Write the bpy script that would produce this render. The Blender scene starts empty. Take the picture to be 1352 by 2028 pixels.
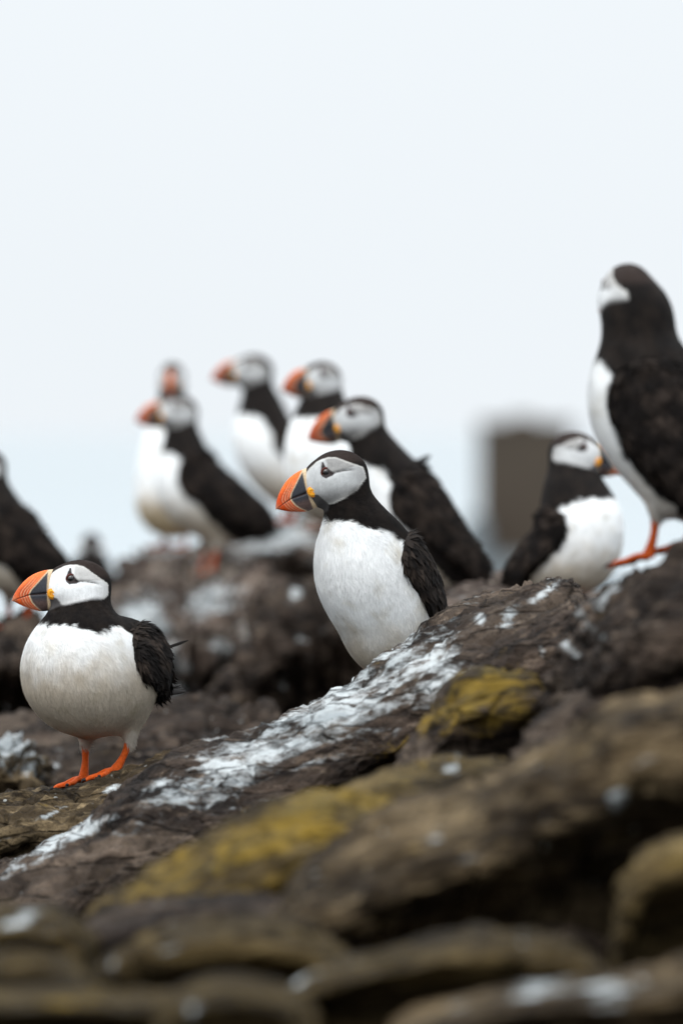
import bpy, math, random
import numpy as np
from mathutils import Vector, Matrix, Euler

rad = math.radians
S = bpy.context.scene
COL = S.collection

# ------------------------------------------------------------------ camera
LENS, SENSOR, FOCUS = 300.0, 36.0, 9.02
KPX = 2028.0 * LENS / SENSOR                    # photo pixels per unit of tangent
PITCH = math.atan((1014 - 852) / KPX)
cam_d = bpy.data.cameras.new('camera')
cam = bpy.data.objects.new('camera', cam_d); COL.objects.link(cam)
cam_d.sensor_fit = 'VERTICAL'; cam_d.sensor_height = SENSOR; cam_d.sensor_width = 24
cam_d.lens = LENS; cam_d.clip_start = 0.1; cam_d.clip_end = 60000
cam.location = (0, 0, 0); cam.rotation_euler = (rad(90) - PITCH, 0, 0)
cam_d.dof.use_dof = True; cam_d.dof.focus_distance = FOCUS; cam_d.dof.aperture_fstop = 6.9
cam_d.dof.aperture_blades = 0
S.camera = cam

# ------------------------------------------------------------------ world: bright overcast
SUN_EL, SUN_AZ = rad(54), rad(215)
W = bpy.data.worlds.new('World'); S.world = W; W.use_nodes = True
nt = W.node_tree; nt.nodes.clear()
def wn(t, **k):
    n = nt.nodes.new(t)
    for a, v in k.items(): setattr(n, a, v)
    return n
out = wn('ShaderNodeOutputWorld'); bg = wn('ShaderNodeBackground'); bg.inputs['Strength'].default_value = 0.1
sky = wn('ShaderNodeTexSky', sky_type='NISHITA', sun_disc=False, sun_elevation=SUN_EL, sun_rotation=SUN_AZ)
sky.dust_density = 6.0; sky.air_density = 1.0; sky.ozone_density = 1.0; sky.altitude = 10
hs = wn('ShaderNodeHueSaturation'); hs.inputs['Saturation'].default_value = 0.3
tc = wn('ShaderNodeTexCoord'); sx = wn('ShaderNodeSeparateXYZ')
mr = wn('ShaderNodeMapRange'); mr.interpolation_type = 'SMOOTHSTEP'; mr.inputs['From Min'].default_value = 0.0; mr.inputs['From Max'].default_value = 1.0
mr.inputs['To Min'].default_value = 1.0; mr.inputs['To Max'].default_value = 3.0
cl = wn('ShaderNodeTexNoise'); cl.inputs['Scale'].default_value = 9.0; cl.inputs['Detail'].default_value = 3.0
cmr = wn('ShaderNodeMapRange'); cmr.inputs['To Min'].default_value = 0.98; cmr.inputs['To Max'].default_value = 1.02
mm = wn('ShaderNodeMath', operation='MULTIPLY')
vs = wn('ShaderNodeVectorMath', operation='SCALE'); vs.inputs[0].default_value = (9.28, 9.82, 10.25)
mx = wn('ShaderNodeMix', data_type='RGBA'); mx.inputs['Factor'].default_value = 0.93
L = nt.links.new
L(sky.outputs[0], hs.inputs['Color']); L(tc.outputs['Generated'], sx.inputs[0]); L(sx.outputs[2], mr.inputs['Value'])
L(tc.outputs['Generated'], cl.inputs['Vector']); L(cl.outputs[0], cmr.inputs['Value'])
L(mr.outputs[0], mm.inputs[0]); L(cmr.outputs[0], mm.inputs[1]); L(mm.outputs[0], vs.inputs['Scale'])
L(hs.outputs[0], mx.inputs['A']); L(vs.outputs[0], mx.inputs['B'])
L(mx.outputs['Result'], bg.inputs['Color']); L(bg.outputs[0], out.inputs[0])

sun_d = bpy.data.lights.new('sun', 'SUN'); sun_d.energy = 1.5; sun_d.angle = rad(30); sun_d.color = (1.0, 0.97, 0.92)
sun = bpy.data.objects.new('sun', sun_d); COL.objects.link(sun)
# from high behind the camera's left shoulder
sdir = Vector((-0.42 * math.cos(SUN_EL), -0.9 * math.cos(SUN_EL), math.sin(SUN_EL))).normalized()
sun.rotation_euler = sdir.to_track_quat('Z', 'Y').to_euler(); sun.location = sdir * 30

S.view_settings.view_transform = 'Standard'; S.view_settings.look = 'None'
S.view_settings.exposure = 0.0; S.view_settings.gamma = 1.0; S.view_settings.use_curve_mapping = False
S.render.engine = 'CYCLES'
S.cycles.use_denoising = True
S.cycles.max_bounces = 6; S.cycles.diffuse_bounces = 3; S.cycles.glossy_bounces = 3
S.cycles.transparent_max_bounces = 4; S.cycles.caustics_reflective = False; S.cycles.caustics_refractive = False

# ------------------------------------------------------------------ helpers
CP, SP = math.cos(PITCH), math.sin(PITCH)
def P(px, py, d):
    """world point seen at photo pixel (px,py) at distance d"""
    a = (px - 676.0) / KPX * d; b = (1014.0 - py) / KPX * d
    return Vector((a, d * CP + b * SP, -d * SP + b * CP))
def PV(px, py, d): return np.array(P(px, py, d))

def tag(o, label=None, cat=None, group=None, kind=None):
    if label: o['label'] = label
    if cat: o['category'] = cat
    if group: o['group'] = group
    if kind: o['kind'] = kind
    return o

def mesh_np(name, V, faces, mat, parent=None, attrs=None, normals=None, smooth=True, loc=None):
    """faces: list of int arrays (n,k)"""
    me = bpy.data.meshes.new(name)
    V = np.asarray(V, dtype=np.float32)
    idx, starts, off = [], [], 0
    for F in faces:
        F = np.asarray(F, dtype=np.int32)
        if len(F) == 0: continue
        k = F.shape[1]
        starts.append(off + np.arange(len(F)) * k); idx.append(F.ravel()); off += F.size
    idx = np.concatenate(idx); starts = np.concatenate(starts)
    me.vertices.add(len(V)); me.vertices.foreach_set('co', V.ravel())
    me.loops.add(len(idx)); me.loops.foreach_set('vertex_index', idx)
    me.polygons.add(len(starts)); me.polygons.foreach_set('loop_start', starts.astype(np.int32))
    me.update(calc_edges=True); me.validate()
    me.polygons.foreach_set('use_smooth', np.full(len(me.polygons), smooth))
    for an, av in (attrs or {}).items():
        av = np.asarray(av, dtype=np.float32)
        if av.ndim == 2:
            a = me.attributes.new(an, 'FLOAT_COLOR', 'POINT')
            if av.shape[1] == 3: av = np.hstack([av, np.ones((len(av), 1), np.float32)])
            a.data.foreach_set('color', av.ravel())
        else:
            a = me.attributes.new(an, 'FLOAT', 'POINT'); a.data.foreach_set('value', av)
    if normals is not None:
        me.normals_split_custom_set_from_vertices(np.asarray(normals, dtype=np.float32).tolist())
    me.materials.append(mat)
    o = bpy.data.objects.new(name, me); COL.objects.link(o)
    if parent is not None: o.parent = parent
    if loc is not None: o.location = loc
    return o

# vectorised gradient noise
_rng = np.random.RandomState(7)
_perm = _rng.permutation(256); _perm = np.concatenate([_perm, _perm, _perm]).astype(np.int32)
_g = _rng.normal(size=(256, 3)); _g /= np.linalg.norm(_g, axis=1)[:, None]; _g = _g.astype(np.float32)
def noise3(p):
    p = np.asarray(p, dtype=np.float32); i = np.floor(p).astype(np.int32); f = p - i; i &= 255
    w = f * f * f * (f * (f * 6 - 15) + 10); r = 0
    for dx in (0, 1):
        for dy in (0, 1):
            for dz in (0, 1):
                h = _perm[_perm[_perm[i[..., 0] + dx] + i[..., 1] + dy] + i[..., 2] + dz]
                g = _g[h]; d = (g[..., 0] * (f[..., 0] - dx) + g[..., 1] * (f[..., 1] - dy) + g[..., 2] * (f[..., 2] - dz))
                ww = ((w[..., 0] if dx else 1 - w[..., 0]) * (w[..., 1] if dy else 1 - w[..., 1]) * (w[..., 2] if dz else 1 - w[..., 2]))
                r = r + ww * d
    return r * 1.6
def fbm(p, o=4, gain=.5, lac=2.03):
    r, a = 0, 1.0
    for k in range(o):
        r = r + a * noise3(p + 17.3 * k); p = p * lac; a *= gain
    return r
def ridged(p, o=4):
    r, a = 0, 1.0
    for k in range(o):
        r = r + a * (1 - 2.2 * np.abs(noise3(p + 9.1 * k))); p = p * 2.07; a *= .5
    return r
def sstep(a, b, x):
    t = np.clip((x - a) / (b - a), 0, 1); return t * t * (3 - 2 * t)
def lerp(a, b, t): return a + (b - a) * t

# ------------------------------------------------------------------ materials
def new_mat(name):
    m = bpy.data.materials.new(name); m.use_nodes = True; m.node_tree.nodes.clear()
    N, Lk = m.node_tree.nodes, m.node_tree.links
    o = N.new('ShaderNodeOutputMaterial'); b = N.new('ShaderNodeBsdfPrincipled'); Lk.new(b.outputs[0], o.inputs[0])
    return m, N, Lk, b
def node(N, t, **k):
    n = N.new(t)
    for a, v in k.items(): setattr(n, a, v)
    return n
def noise_node(N, Lk, vec, scale, detail=4, rough=.55, dist=0.0):
    n = N.new('ShaderNodeTexNoise'); n.inputs['Scale'].default_value = scale; n.inputs['Detail'].default_value = detail
    n.inputs['Roughness'].default_value = rough; n.inputs['Distortion'].default_value = dist
    Lk.new(vec, n.inputs['Vector']); return n.outputs[0]
def maprange(N, Lk, v, a, b, c=0.0, d=1.0, smooth=True):
    n = N.new('ShaderNodeMapRange'); n.interpolation_type = 'SMOOTHSTEP' if smooth else 'LINEAR'
    for k, x in (('From Min', a), ('From Max', b), ('To Min', c), ('To Max', d)): n.inputs[k].default_value = x
    Lk.new(v, n.inputs['Value']); return n.outputs[0]
def math_node(N, Lk, op, a, b):
    n = N.new('ShaderNodeMath'); n.operation = op
    for i, x in enumerate((a, b)):
        if isinstance(x, (int, float)): n.inputs[i].default_value = x
        else: Lk.new(x, n.inputs[i])
    return n.outputs[0]
def mixc(N, Lk, f, a, b, mode='MIX'):
    n = N.new('ShaderNodeMix'); n.data_type = 'RGBA'; n.blend_type = mode
    for k, x in (('Factor', f), ('A', a), ('B', b)):
        if isinstance(x, (int, float)): n.inputs[k].default_value = x
        elif isinstance(x, tuple): n.inputs[k].default_value = (*x, 1)
        else: Lk.new(x, n.inputs[k])
    return n.outputs['Result']

def feather_mat(name, bump=.25, sheen=.02, rough=.85, spec=.12):
    m, N, Lk, b = new_mat(name)
    at = node(N, 'ShaderNodeAttribute', attribute_name='col')
    tcn = N.new('ShaderNodeTexCoord'); mp = N.new('ShaderNodeMapping')
    mp.inputs['Rotation'].default_value = (0, rad(25), 0); mp.inputs['Scale'].default_value = (1.0, 1.0, 0.22)
    Lk.new(tcn.outputs['Object'], mp.inputs[0])
    n1 = noise_node(N, Lk, mp.outputs[0], 420, 4, .6); n2 = noise_node(N, Lk, tcn.outputs['Object'], 55, 4)
    v = maprange(N, Lk, n1, .3, .7, .93, 1.03); v2 = maprange(N, Lk, n2, .3, .7, .93, 1.04)
    vv = math_node(N, Lk, 'MULTIPLY', v, v2)
    cc = N.new('ShaderNodeVectorMath'); cc.operation = 'SCALE'; Lk.new(at.outputs['Color'], cc.inputs[0]); Lk.new(vv, cc.inputs['Scale'])
    Lk.new(cc.outputs[0], b.inputs['Base Color'])
    b.inputs['Roughness'].default_value = rough; b.inputs['Specular IOR Level'].default_value = spec
    b.inputs['Sheen Weight'].default_value = sheen; b.inputs['Sheen Roughness'].default_value = .5
    bp = N.new('ShaderNodeBump'); bp.inputs['Strength'].default_value = bump; bp.inputs['Distance'].default_value = .0015
    Lk.new(n1, bp.inputs['Height']); Lk.new(bp.outputs[0], b.inputs['Normal'])
    return m
M_FEATHER = feather_mat('feathers')
M_BLADE = feather_mat('fine_feathers', bump=.0, sheen=.0, rough=.9, spec=.10)
def col_mat(name, rough, spec=.5, bump=.1, scale=600, coat=0.0):
    m, N, Lk, b = new_mat(name)
    at = node(N, 'ShaderNodeAttribute', attribute_name='col'); tcn = N.new('ShaderNodeTexCoord')
    n1 = noise_node(N, Lk, tcn.outputs['Object'], scale, 4); v = maprange(N, Lk, n1, .3, .7, .8, 1.08)
    cc = N.new('ShaderNodeVectorMath'); cc.operation = 'SCALE'; Lk.new(at.outputs['Color'], cc.inputs[0]); Lk.new(v, cc.inputs['Scale'])
    Lk.new(cc.outputs[0], b.inputs['Base Color'])
    b.inputs['Roughness'].default_value = rough; b.inputs['Specular IOR Level'].default_value = spec
    b.inputs['Coat Weight'].default_value = coat
    bp = N.new('ShaderNodeBump'); bp.inputs['Strength'].default_value = bump; bp.inputs['Distance'].default_value = .001
    Lk.new(n1, bp.inputs['Height']); Lk.new(bp.outputs[0], b.inputs['Normal'])
    return m
M_BEAK = col_mat('beak_horn', .5, .22, .15, 500)
M_LEG = col_mat('leg_skin', .6, .15, .9, 420)
M_EYE = col_mat('eye_gloss', .08, .6, 0.0, 10)

# ------------------------------------------------------------------ signed distance tools (all in cm)
def d_ell(p, c, r):
    q = (p - np.array(c, np.float32)); r = np.array(r, np.float32)
    k0 = np.sqrt(((q / r) ** 2).sum(-1)) + 1e-9; k1 = np.sqrt(((q / (r * r)) ** 2).sum(-1)) + 1e-9
    return k0 * (k0 - 1) / k1
def d_cone(p, a, b, ra, rb, lat=1.0):
    a = np.array(a, np.float32); b = np.array(b, np.float32); q = p - a
    if lat != 1.0: q = q * np.array([1, 1 / lat, 1], np.float32)
    ab = b - a; t = np.clip((q @ ab) / (ab @ ab), 0, 1)
    return np.sqrt(((q - t[..., None] * ab) ** 2).sum(-1)) - (ra + (rb - ra) * t)
def smin(a, b, k):
    h = np.clip(.5 + .5 * (b - a) / k, 0, 1); return b + (a - b) * h - k * h * (1 - h)
def smax(a, b, k): return -smin(-a, -b, k)

def surface_nets(fn, lo, hi, h):
    lo = np.array(lo, np.float32); n = np.ceil((np.array(hi) - lo) / h).astype(int) + 1
    ax = [lo[i] + h * np.arange(n[i], dtype=np.float32) for i in range(3)]
    F = np.empty(tuple(n), np.float32)
    for i in range(0, n[0], 16):
        g = np.stack(np.meshgrid(ax[0][i:i + 16], ax[1], ax[2], indexing='ij'), -1)
        F[i:i + 16] = fn(g)
    neg = F < 0
    c = [neg[dx:n[0] - 1 + dx, dy:n[1] - 1 + dy, dz:n[2] - 1 + dz] for dx in (0, 1) for dy in (0, 1) for dz in (0, 1)]
    s = sum(x.astype(np.int8) for x in c); act = (s > 0) & (s < 8)
    I = np.argwhere(act); idm = np.full(act.shape, -1, np.int64); idm[act] = np.arange(len(I))
    acc = np.zeros((len(I), 3), np.float32); cnt = np.zeros(len(I), np.float32)
    cs = [(dx, dy, dz) for dx in (0, 1) for dy in (0, 1) for dz in (0, 1)]
    for a in cs:
        for axn in range(3):
            if a[axn]: continue
            b = list(a); b[axn] = 1
            va = F[I[:, 0] + a[0], I[:, 1] + a[1], I[:, 2] + a[2]]; vb = F[I[:, 0] + b[0], I[:, 1] + b[1], I[:, 2] + b[2]]
            m = (va < 0) != (vb < 0); t = np.where(m, va / np.where(m, va - vb, 1), 0)
            pt = np.tile(np.array(a, np.float32), (len(I), 1)); pt[:, axn] += t
            acc += pt * m[:, None]; cnt += m
    V = lo + h * (I + acc / cnt[:, None]); Q = []
    for axn in range(3):
        o1, o2 = [(1, 2), (2, 0), (0, 1)][axn]
        sl0 = [slice(1, -1)] * 3; sl0[axn] = slice(0, -1); sl1 = [slice(1, -1)] * 3; sl1[axn] = slice(1, None)
        A = neg[tuple(sl0)]; B = neg[tuple(sl1)]; E = np.argwhere(A != B)
        fl = A[E[:, 0], E[:, 1], E[:, 2]]; off = np.ones(3, int); off[axn] = 0; E = E + off
        def g(d1, d2):
            J = E.copy(); J[:, o1] += d1; J[:, o2] += d2; return idm[J[:, 0], J[:, 1], J[:, 2]]
        q = np.stack([g(-1, -1), g(0, -1), g(0, 0), g(-1, 0)], 1); q[~fl] = q[~fl][:, ::-1]; Q.append(q)
    Q = np.concatenate(Q); Q = Q[(Q >= 0).all(1)]
    return V, Q
def grad(fn, V, e=.03):
    g = np.stack([fn(V + np.array(d, np.float32) * e) - fn(V - np.array(d, np.float32) * e) for d in ((1, 0, 0), (0, 1, 0), (0, 0, 1))], 1) / (2 * e)
    return g
def project(fn, V, it=2):
    for _ in range(it):
        g = grad(fn, V); V = V - (fn(V) / np.maximum((g * g).sum(1), .1))[:, None] * g
    return V
def subdiv(V, Q):
    n = len(V); e = np.concatenate([Q[:, [i, (i + 1) % 4]] for i in range(4)]); es = np.sort(e, 1)
    key = es[:, 0].astype(np.int64) * n + es[:, 1]; u, first, inv = np.unique(key, return_index=True, return_inverse=True)
    em = (V[es[first, 0]] + V[es[first, 1]]) / 2; fm = V[Q].mean(1); m = len(Q); inv = inv.reshape(4, m) + n
    fi = n + len(u) + np.arange(m)
    Q2 = np.concatenate([np.stack([Q[:, i], inv[i], fi, inv[(i + 3) % 4]], 1) for i in range(4)])
    return np.concatenate([V, em, fm]), Q2

def smooth_mesh(V, Q, mask, it, lam=.6):
    e = np.sort(np.concatenate([Q[:, [i, (i + 1) % 4]] for i in range(4)]), 1); e = np.unique(e[:, 0].astype(np.int64) * len(V) + e[:, 1])
    a, b = e // len(V), e % len(V); dg = np.bincount(a, minlength=len(V)) + np.bincount(b, minlength=len(V)); dg = np.maximum(dg, 1)
    for _ in range(it):
        L_ = np.stack([np.bincount(a, V[b, k], len(V)) + np.bincount(b, V[a, k], len(V)) for k in range(3)], 1) / dg[:, None] - V
        V = V + lam * mask[:, None] * L_
    return V
def vnormals(V, Q):
    n = np.cross(V[Q[:, 2]] - V[Q[:, 0]], V[Q[:, 3]] - V[Q[:, 1]]); N = np.stack([sum(np.bincount(Q[:, i], n[:, k], len(V)) for i in range(4)) for k in range(3)], 1)
    return N / (np.linalg.norm(N, axis=1)[:, None] + 1e-9)
def poly_sd(pts, x, y):
    """signed distance to a closed polygon, negative inside"""
    P_ = np.array(pts, np.float32); n = len(P_); d = np.full(x.shape, 1e9, np.float32); ins = np.zeros(x.shape, bool)
    for i in range(n):
        a, b = P_[i], P_[(i + 1) % n]; ab = b - a
        t = np.clip(((x - a[0]) * ab[0] + (y - a[1]) * ab[1]) / (ab @ ab), 0, 1)
        d = np.minimum(d, (x - a[0] - t * ab[0]) ** 2 + (y - a[1] - t * ab[1]) ** 2)
        c = ((a[1] > y) != (b[1] > y)) & (x < (b[0] - a[0]) * (y - a[1]) / ((b[1] - a[1]) or 1e-9) + a[0]); ins ^= c
    return np.where(ins, -np.sqrt(d), np.sqrt(d))
def smooth_poly(pts, n=6):
    """closed Catmull-Rom through pts"""
    Q = np.array(pts, float); m = len(Q); o = []
    for i in range(m):
        a, b, c, d = Q[(i - 1) % m], Q[i], Q[(i + 1) % m], Q[(i + 2) % m]
        for k in range(n):
            t = k / n; o.append(.5 * (2 * b + (c - a) * t + (2 * a - 5 * b + 4 * c - d) * t * t + (3 * b - a - 3 * c + d) * t ** 3))
    return np.array(o)
def seg_d(x, y, a, b):
    ab = np.array(b) - np.array(a); t = np.clip(((x - a[0]) * ab[0] + (y - a[1]) * ab[1]) / (ab @ ab), 0, 1)
    return np.sqrt((x - a[0] - t * ab[0]) ** 2 + (y - a[1] - t * ab[1]) ** 2), t

# ------------------------------------------------------------------ the puffin
BLACK = np.array((.0065, .0052, .0048)); BROWNB = np.array((.017, .0125, .010)); WHITE = np.array((.87, .88, .88))
FACE = np.array((.56, .56, .55)); FACE_HI = np.array((.77, .78, .785)); FACE_LO = np.array((.36, .345, .33))
FACE_POLY = smooth_poly([(2.45, -.6), (1.75, .62), (.8, 1.2), (-.3, 1.45), (-1.4, 1.22), (-2.95, .12), (-4.65, -1.08), (-3.6, -1.98), (-2.4, -2.75), (-.9, -3.2), (.7, -3.35), (1.1, -2.75), (1.75, -2.1), (2.4, -1.9)], 5)
CHIN_POLY = [(2.5, -1.9), (1.45, -2.0), (1.0, -2.7), (.55, -3.35), (.9, -4.2), (3, -4)]
STRIPE = np.array([(-3.6, 2.6), (-3.33, 3.0), (-2.9, 3.55), (-2.5, 3.9), (-1.9, 4.17), (-1.6, 4.2), (-1.18, 4.0), (-.36, 3.25), (.3, 2.65), (.72, 2.25), (1.0, 2.0)])

def head_sdf(q):
    d = d_ell(q, (-1.2, 0, -.85), (3.3, 2.35, 2.8))
    d = smin(d, d_ell(q, (-.4, 0, -1.6), (2.5, 2.3, 2.0)), .8)
    d = smin(d, d_ell(q, (1.0, 0, -1.25), (1.55, 1.15, 2.2)), .9)
    # eye hollow and the crease that runs back from it
    f, l, u = q[..., 0], np.abs(q[..., 1]), q[..., 2]
    near = sstep(.6, 1.4, l)
    d = d + near * .22 * np.exp(-((f / .55) ** 2 + (u / .5) ** 2))
    sd, t = seg_d(f, u, (-.35, -.3), (-3.2, -.62))
    uu = u + .3 + .32 * np.clip((-f - .35) / 2.85, 0, 1) - .12 * np.sin(np.clip((-f - .35) / 2.85, 0, 1) * 3.1)
    cr = np.exp(-(uu / .11) ** 2) * sstep(-.2, -.6, f) * sstep(-3.4, -2.2, f)
    lip = np.exp(-((uu - .28) / .3) ** 2) * sstep(-.2, -.6, f) * sstep(-3.6, -2.2, f)
    return d + near * (.13 * cr - .07 * lip)

def head_color(q, tint=1.0, cap=0.0):
    f, l, u = q[:, 0], q[:, 1], q[:, 2]
    n = fbm(q * 2.2, 2) * .05
    c = np.tile(BLACK, (len(q), 1)); crown = sstep(-.3, .6, u)
    c = lerp(c, np.array((.030, .021, .018))[None], crown[:, None] * .85)
    sd = poly_sd(FACE_POLY, f, u + cap * sstep(-.3, .6, u)) + n
    sd = np.maximum(sd, (1.25 + cap) * sstep(-1.8, -4.0, f) - np.abs(l))
    t = sstep(.06, -.05, sd)
    # pale cheek: lighter under the eye and in front, greyer plate behind the eye; shading along the jaw is painted in
    fc = np.tile(FACE_HI, (len(q), 1))
    low = sstep(-1.4, -2.9, u) * .75; plate = sstep(-.35, -.15, u) * sstep(-.15, -.5, f) * .8
    back = sstep(-1.6, -4.0, f) * .5
    g = np.maximum.reduce([low, plate, back])
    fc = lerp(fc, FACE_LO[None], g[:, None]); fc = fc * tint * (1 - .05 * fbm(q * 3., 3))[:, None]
    rim = sstep(-.22, -.05, sd) * .55; fc = lerp(fc, np.array((.62, .60, .56))[None], rim[:, None])
    c = lerp(c, fc, t[:, None])
    ch = sstep(.07, -.07, poly_sd(CHIN_POLY, f, u)); c = lerp(c, np.array((.075, .07, .07))[None], ch[:, None])
    uu = u + .3 + .32 * np.clip((-f - .35) / 2.85, 0, 1) - .12 * np.sin(np.clip((-f - .35) / 2.85, 0, 1) * 3.1)
    cr = np.exp(-(uu / .075) ** 2) * sstep(-.2, -.5, f) * sstep(-3.4, -2.2, f) * .9
    c = lerp(c, np.array((.10, .09, .085))[None], cr[:, None])  # grey feather line, darkened further to paint in the groove's shadow
    # dark wedge over the eye
    w = sstep(.06, -.05, poly_sd([(.52, .1), (.30, .6), (.16, 1.12), (-.08, 1.15), (-.14, .6), (-.5, .1), (-.85, -.36), (-.6, -.5), (.2, -.6), (.5, -.3)], f, u))
    c = lerp(c, np.array((.035, .028, .028))[None], (w * sstep(.5, 1.0, np.abs(l)))[:, None])
    return c

def bez(pts, n):
    return np.array([[np.interp(t, np.linspace(0, 1, len(pts)), [p[k] for p in pts]) for k in range(len(pts[0]))] for t in np.linspace(0, 1, n)])

TOPC = np.array([(1.3, 1.0), (2.1, .93), (2.6, .85), (3.2, .67), (3.75, .44), (4.25, .12), (4.8, -.36), (5.3, -.93), (5.65, -1.45), (5.9, -1.95), (6.0, -2.28), (6.02, -2.42)])
BOTC = np.array([(1.3, -3.2), (2.0, -3.38), (2.7, -3.45), (3.2, -3.42), (3.74, -3.28), (4.3, -3.08), (4.8, -2.9), (5.3, -2.66), (5.75, -2.42), (6.02, -2.35)])
GAPE = np.array([(1.3, -1.45), (2.3, -1.55), (4.2, -1.72), (5.2, -2.05), (6.02, -2.38)])
ORANGE = np.array((.74, .135, .018)); CREAM = np.array((.52, .39, .25)); SLATE = np.array((.034, .036, .044))
def beak_color(f, u, seed):
    fs = np.interp(u, STRIPE[:, 0], STRIPE[:, 1]); s = f - fs
    # ridge grooves follow the stripe but flatten to the tip
    c = np.tile(SLATE, (len(f), 1)); 
    c = lerp(c, np.array((.13, .075, .06))[None], (sstep(-1.9, -2.6, u) * .6)[:, None])
    o = sstep(.05, .13, s); oc = lerp(np.array((.56, .062, .006))[None], ORANGE[None], sstep(-1.4, -.2, u)[:, None])
    oc = lerp(oc, np.array((.66, .19, .06))[None], (np.clip(s / 1.8, 0, 1) * .35 * (seed % 2))[:, None])
    for k, a in ((.34, .5), (.62, .6), (.92, .45)):
        g = np.exp(-((s - k) / .055) ** 2) * a * 1.5 * sstep(.45, -.6, u); oc = lerp(oc, np.array((.60, .34, .2))[None], g[:, None])
        g = np.exp(-((s - k - .11) / .05) ** 2) * a * 1.4 * sstep(.45, -.6, u); oc = lerp(oc, np.array((.30, .05, .02))[None], g[:, None])
    c = lerp(c, oc, o[:, None])
    st = np.exp(-((s - .03) / .085) ** 4); c = lerp(c, CREAM[None], st[:, None])
    base = 2.2 + .18 * np.sin(np.clip((u + 3.4) / 4.3, 0, 1) * 3.14); b = sstep(base + .06, base - .03, f)
    c = lerp(c, CREAM[None] * 1.05, b[:, None])
    ug = np.interp(f, GAPE[:, 0], GAPE[:, 1]); gl = np.exp(-((u - ug) / .05) ** 2) * .7
    c = lerp(c, np.array((.10, .055, .045))[None], gl[:, None])
    tipg = sstep(5.3, 6.0, f) * sstep(-1.5, -2.1, u) * .6; c = lerp(c, np.array((.35, .2, .12))[None], tipg[:, None])
    return c

def build_beak(Mh, parent, seed, nf, nv, tint=1.0):
    for nm, up in (('upper_mandible', True), ('lower_mandible', False)):
        V, C = [], []
        fmax = 6.02 if up else 5.86
        fst = 1.3 + (fmax - 1.3) * (1 - (1 - np.linspace(0, 1, nf)) ** 1.35)
        top = np.interp(fst, TOPC[:, 0], TOPC[:, 1]); bot = np.interp(fst, BOTC[:, 0], BOTC[:, 1]); gp = np.interp(fst, GAPE[:, 0], GAPE[:, 1])
        Wd = .98 * np.clip((6.25 - fst) / 4.4, 0, 1) ** .75 + .03
        k = np.linspace(0, 1, nv); vv = .5 - .5 * np.cos(np.pi * k)
        for sgn in (1, -1):
            kk = vv if sgn == 1 else vv[::-1][1:-1]
            for v in kk:
                u = gp + (top - gp) * v if up else gp - (gp - bot) * v
                U = (u - gp) / np.maximum(top - gp, .02) if up else (gp - u) / np.maximum(gp - bot, .02)
                U = np.clip(U, 0, 1)
                w = Wd * np.sqrt(np.clip(1 - U ** 2.3, 0, 1)) * (1 - .25 * np.exp(-(U / .05) ** 2))
                fs = np.interp(u, STRIPE[:, 0], STRIPE[:, 1]); s = fst - fs
                w = w + (w > .08) * (.035 * np.exp(-((s - .03) / .1) ** 2) - .03 * sum(np.exp(-((s - q - .08) / .06) ** 2) for q in (.34, .62, .92)))
                base = 2.2 + .18 * np.sin(np.clip((u + 3.4) / 4.3, 0, 1) * 3.14)
                w = w + .09 * np.exp(-((fst - base + .15) / .16) ** 2) * (w > .05)
                V.append(np.stack([fst, sgn * w, u], 1)); C.append(beak_color(fst, u, seed) * tint)
        V = np.array(V); C = np.array(C); m = V.shape[0]
        I = np.arange(m * nf).reshape(m, nf); J = np.roll(I, -1, 0)
        Q = np.stack([I[:, :-1].ravel(), J[:, :-1].ravel(), J[:, 1:].ravel(), I[:, 1:].ravel()], 1)
        if up: Q = Q[:, ::-1]
        V = V.reshape(-1, 3); Vb = (np.hstack([V, np.ones((len(V), 1))]) @ Mh.T)[:, :3]
        mesh_np(nm, Vb * .01, [Q], M_BEAK, parent, {'col': C.reshape(-1, 3)})

def uv_ball(n=16, m=12):
    th = np.linspace(0, np.pi, m); ph = np.linspace(0, 2 * np.pi, n, endpoint=False)
    V = np.array([(math.sin(t) * math.cos(p), math.sin(t) * math.sin(p), math.cos(t)) for t in th for p in ph])
    I = np.arange(n * m).reshape(m, n); J = np.roll(I, -1, 1)
    Q = np.stack([I[:-1].ravel(), I[1:].ravel(), J[1:].ravel(), J[:-1].ravel()], 1); return V, Q

def tube(pts, radii, n=10):
    pts = np.array(pts, float); T = np.gradient(pts, axis=0); T /= np.linalg.norm(T, axis=1)[:, None]
    ref = np.array((0.0, 1, 0)); V = []
    for p, t, r in zip(pts, T, radii):
        a = np.cross(t, ref); a /= np.linalg.norm(a) + 1e-9; b = np.cross(t, a)
        rr = (r, r) if np.isscalar(r) else r
        for k in range(n):
            an = 2 * math.pi * k / n; V.append(p + a * math.cos(an) * rr[0] + b * math.sin(an) * rr[1])
    m = len(pts); I = np.arange(m * n).reshape(m, n); J = np.roll(I, -1, 1)
    Q = np.stack([I[:-1].ravel(), J[:-1].ravel(), J[1:].ravel(), I[1:].ravel()], 1)
    return np.array(V), Q
def join(parts):
    Vs, Qs, Cs, o = [], [], [], 0
    for V, Q, c in parts:
        Vs.append(V); Qs.append(np.asarray(Q) + o); Cs.append(np.tile(np.array(c), (len(V), 1)) if np.ndim(c) == 1 else c); o += len(V)
    return np.concatenate(Vs), np.concatenate(Qs), np.concatenate(Cs)
def spline(pts, n):
    Q = np.array(pts, float); m = len(Q); Q = np.vstack([2 * Q[0] - Q[1], Q, 2 * Q[-1] - Q[-2]]); o = []
    for x in np.linspace(0, m - 1 - 1e-6, n):
        i = int(x); t = x - i; a, b, c, d = Q[i:i + 4]
        o.append(.5 * (2 * b + (c - a) * t + (2 * a - 5 * b + 4 * c - d) * t * t + (3 * b - a - 3 * c + d) * t ** 3))
    return np.array(o)

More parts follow.
